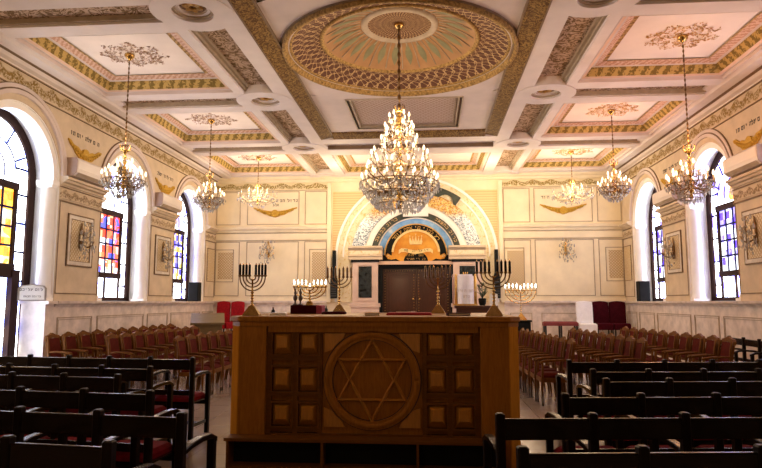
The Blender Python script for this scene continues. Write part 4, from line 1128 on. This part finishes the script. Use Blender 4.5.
for e in (-1,1):
    for x in (.915,.645):
        for z0,z1 in ((1.05,1.315),(.685,.965),(.345,.610)):
            p = G(); cx = e*x; w = .118
            p.frame(fp, cx-w, cx+w, z0, z1, .02, -.03, .022)
            a,b,c,d = cx-w+.03, cx+w-.03, z0+.03, z1-.03; q = .028
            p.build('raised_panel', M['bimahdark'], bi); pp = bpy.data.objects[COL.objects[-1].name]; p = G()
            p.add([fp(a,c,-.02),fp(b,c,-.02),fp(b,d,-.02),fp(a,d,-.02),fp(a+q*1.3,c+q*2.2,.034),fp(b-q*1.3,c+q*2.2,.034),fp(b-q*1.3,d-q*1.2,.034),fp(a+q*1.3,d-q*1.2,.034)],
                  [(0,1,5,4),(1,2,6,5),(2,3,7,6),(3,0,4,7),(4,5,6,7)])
            p.build('panel_boss', M['bimahraised'], pp)  # lighter wood imitates the light on the sloped faces
RZ = .825
g = G(); g.rect(fp, -.50,.50,.30,1.30,-.03,-.005); g.build('star_field', M['bimah'], bi)
g = G(); g.tube([(.448*cos(2*pi*i/72), -.012, RZ+.448*sin(2*pi*i/72)) for i in range(73)], .032, 10); g.arc(fp, 0, RZ, .40, .43, 0, 360, -.03, .03, 64); g.arc(fp, 0, RZ, .465, .485, 0, 360, -.03, .03, 64); g.build('roundel_ring', M['bimah'], bi)
g = G(); g.arc(fp, 0, RZ, .484, .497, 0, 360, -.03, .004, 64); g.arc(fp, 0, RZ, .392, .402, 0, 360, -.03, .004, 64); g.build('roundel_groove', M['doorwood'], bi)  # dark rings put the shade of a groove into the wood colour
g = G(); RS = .385
for o in (90,270):
    P = [(RS*cos(radians(o+120*k)), .02, RZ+RS*1.02*sin(radians(o+120*k))) for k in range(3)]
    for k in range(3):
        p,q = Vector(P[k]), Vector(P[(k+1)%3]); d = (q-p).normalized()*.012; 
        dd = (q-p).normalized(); nn = Vector((-dd.z,0,dd.x)); e = dd*.02; w_ = .017; yb, yf = .0, -.030-.004*(o > 100)
        V = [p-e-nn*w_, p-e+nn*w_, q+e-nn*w_, q+e+nn*w_, p, q]
        Y = [yb,yb,yb,yb,yf,yf]
        g.add([(v.x,y+.02,v.z) for v,y in zip(V,Y)], [(0,2,5,4),(1,4,5,3),(0,4,1),(2,3,5),(0,1,3,2)])
for i in range(len(g.v)): g.v[i] = (g.v[i][0], g.v[i][1]-.02, g.v[i][2])
g.build('star', M['bimahraised'], bi)
for ex in (-1,1):
    for ez in (-1,1):
        pts = [(ex*.48, RZ+ez*.46),(ex*.48, RZ+ez*.27)]+[(ex*.50*cos(radians(q)), RZ+ez*.50*sin(radians(q))) for q in (36,45,54)]+[(ex*.27, RZ+ez*.46)]
        G().prism(pts, fp, -.03, .018).build('corner_spandrel', M['bimahraised'], bi)
# low open bookcase against its foot
bc = thing('open_bookcase', 'low dark open bookcase with three compartments at the foot of the carved platform', 'bookcase', (-.67,5.95,0))
G().rect(lambda a,b,t:(a,t,b), -1.335,1.335,.262,.290,0,.19).build('top_board', M['bimahdark'], bc)
G().rect(lambda a,b,t:(a,t,b), -1.31,1.31,0,.03,0.005,.19).build('bottom_board', M['bimahdark'], bc)
for x in (-1.31,-.385,.53,1.29): G().rect(lambda a,b,t:(a,t,b), x,x+.022,.03,.262,.004,.19).build('divider', M['bimahdark'], bc)
G().rect(lambda a,b,t:(a,t,b), -1.31,1.31,.03,.262,.18,.189).build('back_panel', M['black'], bc)  # black panel paints in the shade inside the compartments

# ------------------------------------------------------------------ menorahs
def menorah(loc, rz, side, W, z_arm, z_cup, tube_len, label, group, lit=False, bar=False, base=.09, dark=True, short_mid=True, tube='black', fs=1.0):
    r = thing('menorah', label, 'menorah', loc, rz, group)
    b = G(); s = base
    b.add([(x*s,y*s,0) for x,y in ((-1,-1),(1,-1),(1,1),(-1,1))]+[(x*s*.92,y*s*.92,.018) for x,y in ((-1,-1),(1,-1),(1,1),(-1,1))]+[(x*.028,y*.028,s*1.15) for x,y in ((-1,-1),(1,-1),(1,1),(-1,1))],
          [(0,3,2,1),(0,1,5,4),(1,2,6,5),(2,3,7,6),(3,0,4,7),(4,5,9,8),(5,6,10,9),(6,7,11,10),(7,4,8,11),(8,9,10,11)])
    b.build('base', M['brass'], r)
    st = G(); z1 = z_cup - (.02 if not short_mid else .045)
    prof = [(.026,s*1.1),(.018,s*1.3),(.012,s*1.5)]
    for q in range(4):
        z = s*1.6+(z_arm-s*1.6)*q/4; prof += [(.011,z),(.020,z+.012),(.011,z+.024)]
    prof += [(.009,z_arm),(.009,z1),(.018,z1+.008),(.016,z1+.02),(.002,z1+.022)]
    st.lathe(prof, n=10); st.build('stem', M['brass'], r)
    rows = [(0,z1)] if True else []
    for i in range(1, side+1):
        R = W/2*i/side
        for e in (-1,1):
            g = G(); H_ = (z_cup-z_arm)*(i/side)
            pts = [(e*R*sin(a), 0, z_cup-H_*cos(a)) for a in [pi/2*k/8 for k in range(9)]]
            g.tube(pts, .0075 if base < .12 else .011, 6); g.lathe([(.006,0),(.018,.006),(.019,.02),(.010,.026)], (e*R,0,z_cup-.002), 8); g.build('branch', M['bronze'] if dark else M['brass'], r)
            rows.append((e*R, z_cup))
    if bar: G().box(-W/2,W/2,-.008,.008,z_cup-.004,z_cup+.012).build('cross_bar', M['brass'], r)
    for x,z in rows:
        if lit:
            c = G().lathe([(.011*fs,.02*fs),(.011*fs,.075*fs),(.002*fs,.076*fs)], (x,0,z), 6).build('candle', M['whitecloth'], r)
            G().lathe([(.002*fs,.074*fs),(.014*fs,.10*fs),(.015*fs,.118*fs),(.002*fs,.17*fs)], (x,0,z), 6).build('flame', M['flame'], c)
        elif not (x == 0 and short_mid):
            c = G().lathe([(.012,.018),(.013,.02),(.013,.02+tube_len),(.010,.022+tube_len)], (x,0,z), 8).build('candle_tube', M[tube], r)
            G().lathe([(.010,.02+tube_len),(.008,.03+tube_len),(.002,.045+tube_len)], (x,0,z), 6).build('tip', M['brass'], c)
    return r
T = BZ+.0005
menorah((-1.905,6.46,T), radians(8), 4, .27, .265, .415, .105, 'brass menorah with eight dark tubes on the near left corner of the platform', 'menorahs on the platform corners')
menorah((.665,6.48,T), radians(-4), 4, .34, .285, .44, .105, 'brass menorah with eight dark tubes on the near right corner of the platform', 'menorahs on the platform corners')
menorah((-1.19,8.0,T), radians(5), 3, .31, .33, .46, .11, 'brass menorah at the back of the platform, left of the ark doors', 'menorahs on the platform corners', short_mid=False, tube='bronze')
menorah((.105,8.0,T), radians(-3), 3, .32, .31, .46, .12, 'brass menorah at the back of the platform, in front of the ark doors', 'menorahs on the platform corners', short_mid=False, tube='bronze')
# maroon covered box carrying a small lit menorah and a pair of candlesticks
mb = thing('covered_box', 'maroon velvet covered box on the left part of the platform', 'box', (-1.52,7.55,T), 0)
G().bbox(-.19,.13,-.12,.12,0,.105,.006).build('body', M['maroon'], mb); G().bbox(.131,.20,-.118,.118,0,.104,.006).build('end_flap', M['pinkcloth'], mb)
menorah((-1.50,7.58,T+.106), 0, 4, .40, .075, .22, .05, 'small brass menorah with burning candles on the maroon box', None, True, True, .04, False, fs=.55)
for x,lab in ((-1.665,'left'),(-1.60,'right')):
    c = thing('candlestick', 'dark slender candlestick on the maroon box, the %s one of a pair' % lab, 'candlestick', (x,7.50,T+.106), 0, 'candlesticks on the maroon box')
    G().lathe([(.035,0),(.034,.01),(.012,.02),(.010,.05),(.026,.07),(.028,.10),(.012,.13),(.020,.15),(.009,.18),(.014,.20),(.006,.205)], n=10).build('stick', plain('pewter_'+lab, (.12,.10,.10), .35, .7), c)
    G().lathe([(.007,.2),(.008,.245),(.002,.25)], n=6).build('candle', M['whitecloth'], c)
# cloths, books and bottles on the platform top
def slab(name, x0,x1,y0,y1,h,mat,label,cat,b=.01,rz=0,group=None):
    cx,cy = (x0+x1)/2,(y0+y1)/2
    o = G().bbox(x0-cx,x1-cx,y0-cy,y1-cy,0,h,b).build(name, mat); o.location = (cx,cy,T); o.rotation_euler = (0,0,rz)
    return tag(o, label, cat, group)
slab('folded_cloth', -1.78,-1.60,6.6,6.95,.025,M['whitecloth'],'folded white cloth beside the near left menorah','cloth',.012,.2)
slab('folded_cloth', -1.30,-1.02,7.2,7.62,.028,M['maroon'],'folded maroon cloth in front of the rear left menorah','cloth',.012,.1)
def book(x,y,w,d,h,mat,label,rz):
    r = thing('book', label, 'book', (x,y,T), rz, 'books on the platform')
    G().box(-w/2+.006,w/2-.004,-d/2+.006,d/2-.006,.006,h-.006).build('pages', M['paper'], r)
    g = G(); g.box(-w/2,w/2,-d/2,d/2,0,.006); g.box(-w/2,w/2,-d/2,d/2,h-.006,h); g.box(-w/2,-w/2+.006,-d/2,d/2,.006,h-.006); g.build('cover', mat, r)
book(-.62,6.55,.15,.22,.035,M['tan'],'tan bound book lying on the platform beside the red cloth',.15)
slab('red_runner', -.48,.02,6.75,7.15,.028,M['crimson'],'flat crimson cloth on the middle of the platform, before the ark doors','cloth',.012)
book(-.30,7.62,.20,.26,.04,M['maroon'],'maroon book lying behind the crimson cloth',-.2)
book(.30,6.62,.24,.18,.03,M['maroon'],'maroon book lying left of the near right menorah',.1)
for x,y,h,lab in ((-1.80,6.95,.085,'dark small bottle beside the near left menorah'),(-1.32,7.75,.10,'dark small bottle right of the maroon box')):
    o = thing('bottle', lab, 'bottle', (x,y,T)); G().lathe([(.022,0),(.024,.01),(.023,h*.55),(.009,h*.72),(.008,h*.9)], n=10).build('glass', M['blackstone'], o); G().lathe([(.010,h*.88),(.010,h),(.001,h)], n=8).build('cap', M['bronze'], o)
# white mantled scroll on a dark tray, vase of leaves and a white card
tr = thing('tall_stand', 'tall dark wooden stand before the ark holding the white scroll', 'stand', (1.30,17.7,0))
G().bbox(-.55,.55,-.25,.25,0,1.42,.01).build('cabinet', M['doorwood'], tr); G().bbox(-.60,.60,-.29,.29,1.42,1.50,.01).build('top_board', M['doorwood'], tr)
to = thing('scroll_case', 'white mantled scroll with gold side rails before the right ark pillar', 'scroll', (1.02,17.68,1.5005)); to.scale = (2.2,2.2,2.25)
g = G(); P = []
for k in range(28):
    a = 2*pi*k/28; P.append((.108*cos(a)*(1 if abs(cos(a)) < .9 else .98), .065*sin(a)+.004*sin(a*7)))
g.prism(P, lambda a,b,t: (a,b,t), .02, .375); g.prism([(a*.86,b*.86) for a,b in P], lambda a,b,t: (a,b,t), .375, .395); g.build('mantle', M['whitecloth'], to)
for x,w,m in ((-.125,.018,'gold'),(.125,.018,'gold'),(-.160,.012,'pinkcloth')):
    G().lathe([(w,0),(w,.36),(w*.6,.37),(w*.9,.38),(w*.3,.40)], (x,0,0), 10).build('side_rail', M['gold'] if m == 'gold' else plain('rose_fringe', (.55,.36,.30), .6), to)
G().box(-.17,.15,-.05,.05,0,.02).build('foot', M['gold'], to)
t = G(); letters(t, 'ktr tvrh', lambda u,v,tt: (u,-.066-tt,.17+v), .03, -.004,.004); letters(t, 'qdS'.replace('q','k').replace('S','s'), lambda u,v,tt: (u,-.066-tt,.10+v), .03, -.004,.004); t.build('embroidery', M['acwhite'], to)
g = G(); 
for dx in (-.02,0,.02): g.tube([(dx,0,.395),(dx*1.4,0,.425)], .006, 5)
g.build('crown_finial', M['gold'], to)
va = thing('potted_plant', 'small dark leafy plant right of the white scroll before the ark', 'plant', (1.50,17.80,1.5005)); va.scale = (2.1,2.1,2.1)
G().lathe([(.035,0),(.05,.03),(.055,.09),(.045,.10),(.001,.10)], n=12).build('pot', M['black'], va)
g = G(); rnd = random.Random(5)
for k in range(46):
    a = rnd.random()*2*pi; h = rnd.uniform(.03,.20); q = rnd.uniform(.02,.085); c = Vector((q*cos(a), q*sin(a), .10+h)); d = Vector((cos(a)*.035, sin(a)*.035, rnd.uniform(-.02,.035))); e = Vector((-sin(a)*.014, cos(a)*.014, 0))
    g.add([c-d, c+e+Vector((0,0,.006)), c+d, c-e+Vector((0,0,.006))], [(0,1,2),(0,2,3)])
for k in range(8):
    a = k*.8; g.tube([(0,0,.09),(.03*cos(a),.03*sin(a),.17),(.06*cos(a),.06*sin(a),.24)], .004, 4)
g.build('foliage', M['leaf'], va)
cd = thing('white_card', 'white card standing beside the small plant before the ark', 'card', (1.80,17.5,1.5005), .1); cd.scale = (2,2,2)
cd_ = G().prism([(-.06,0),(.06,0),(.055,.16),(.02,.17),(-.055,.165)], lambda a,b,t: (a,t+.12*b,b), 0, .006).build('card', M['paper'], cd)
G().prism([(0,0),(.07,0),(.022,.14)], lambda a,b,t: (t,a,b), -.02, .02).build('prop', M['paper'], cd)
# lit menorah on a black pedestal behind the right side of the platform
pd = thing('pedestal', 'black pedestal beside the right aisle carrying a lit menorah', 'pedestal', (2.23,15.35,0))
G().bbox(-.20,.20,-.20,.20,.06,1.12,.01).build('shaft', M['black'], pd); G().bbox(-.23,.23,-.23,.23,1.12,1.16,.01).build('top', M['black'], pd); G().bbox(-.23,.23,-.23,.23,0,.06,.01).build('plinth', M['black'], pd)
menorah((2.23,15.35,1.1605), 0, 4, .74, .40, .72, .05, 'large brass menorah with burning candles on the black pedestal beside the right aisle', None, True, True, .13, False)

# ================================================================== LIGHT
def point(name, loc, watts, col, rad=.25):
    l = bpy.data.lights.new(name, 'POINT'); l.energy = watts; l.color = col; l.shadow_soft_size = rad
    o = bpy.data.objects.new(name, l); COL.objects.link(o); o.location = loc; return o
K = 1.0
WARM = (1,.75,.50)
for i,(x,y,z,w) in enumerate(((-5.38,10.22,4.05,70),(-5.32,14.22,4.4,70),(4.28,10.22,3.85,125),(4.26,14.22,4.5,85))):
    point('chandelier_light', (x,y,z+.30), w*K, WARM if x < 0 else (1,.46,.19), .22)
for z,w in ((4.6,120),(3.95,150)): point('grand_chandelier_light', (XC+.02,10.2,z), w*K, WARM, .35)
for x in (-5.25,4.22): point('far_chandelier_light', (x,18.0,5.05), 125*K, (1,.74,.45), .35)  # added fill at the far chandeliers, which are unlit
for x in (-2.6,1.7): point('ark_lamp_light', (x,18.2,4.6), 190*K, (1,.76,.48), .3)  # added fill brightening the ark and back wall, no fixture there
point('menorah_light', (2.23,15.2,2.2), 12*K, WARM, .15); point('menorah_light', (-1.5,7.5,1.95), 2*K, WARM, .08)

def area(name, loc, rot, sx, sy, watts, col):
    l = bpy.data.lights.new(name, 'AREA'); l.shape = 'RECTANGLE'; l.size = sx; l.size_y = sy; l.energy = watts; l.color = col
    o = bpy.data.objects.new(name, l); COL.objects.link(o); o.location = loc; o.rotation_euler = rot; return o
wd = bpy.data.worlds.new('world'); SC.world = wd; wd.use_nodes = True
bg = wd.node_tree.nodes.get('Background'); bg.inputs[0].default_value = (.85,.92,1,1); bg.inputs[1].default_value = 1.0

for x,y_,w_ in ((-6.9,4.5,105),(-1.9,1.6,40),(5.9,4.5,75)): point('wall_lamp_light', (x, y_, 2.85), w_, (1,.66,.34), .08)  # unseen fills added to light the platform front and its corner faces
# ================================================================== CAMERA
cd = bpy.data.cameras.new('camera'); cam = bpy.data.objects.new('camera', cd); COL.objects.link(cam)
cd.sensor_width = 36; cd.lens = 36*610/762; cd.clip_start = .05
cam.location = (0,0,1.6); cam.rotation_euler = (radians(90+6.361), 0, radians(4.564)); SC.camera = cam
vs_ = SC.view_settings; vs_.view_transform = 'Standard'; vs_.look = 'None'; vs_.gamma = 1; vs_.exposure = -0.18; vs_.use_curve_mapping = False
SC.cycles.use_denoising = True
SC.cycles.max_bounces = 8; SC.cycles.diffuse_bounces = 5; SC.cycles.transparent_max_bounces = 24
SC.cycles.sample_clamp_indirect = 6
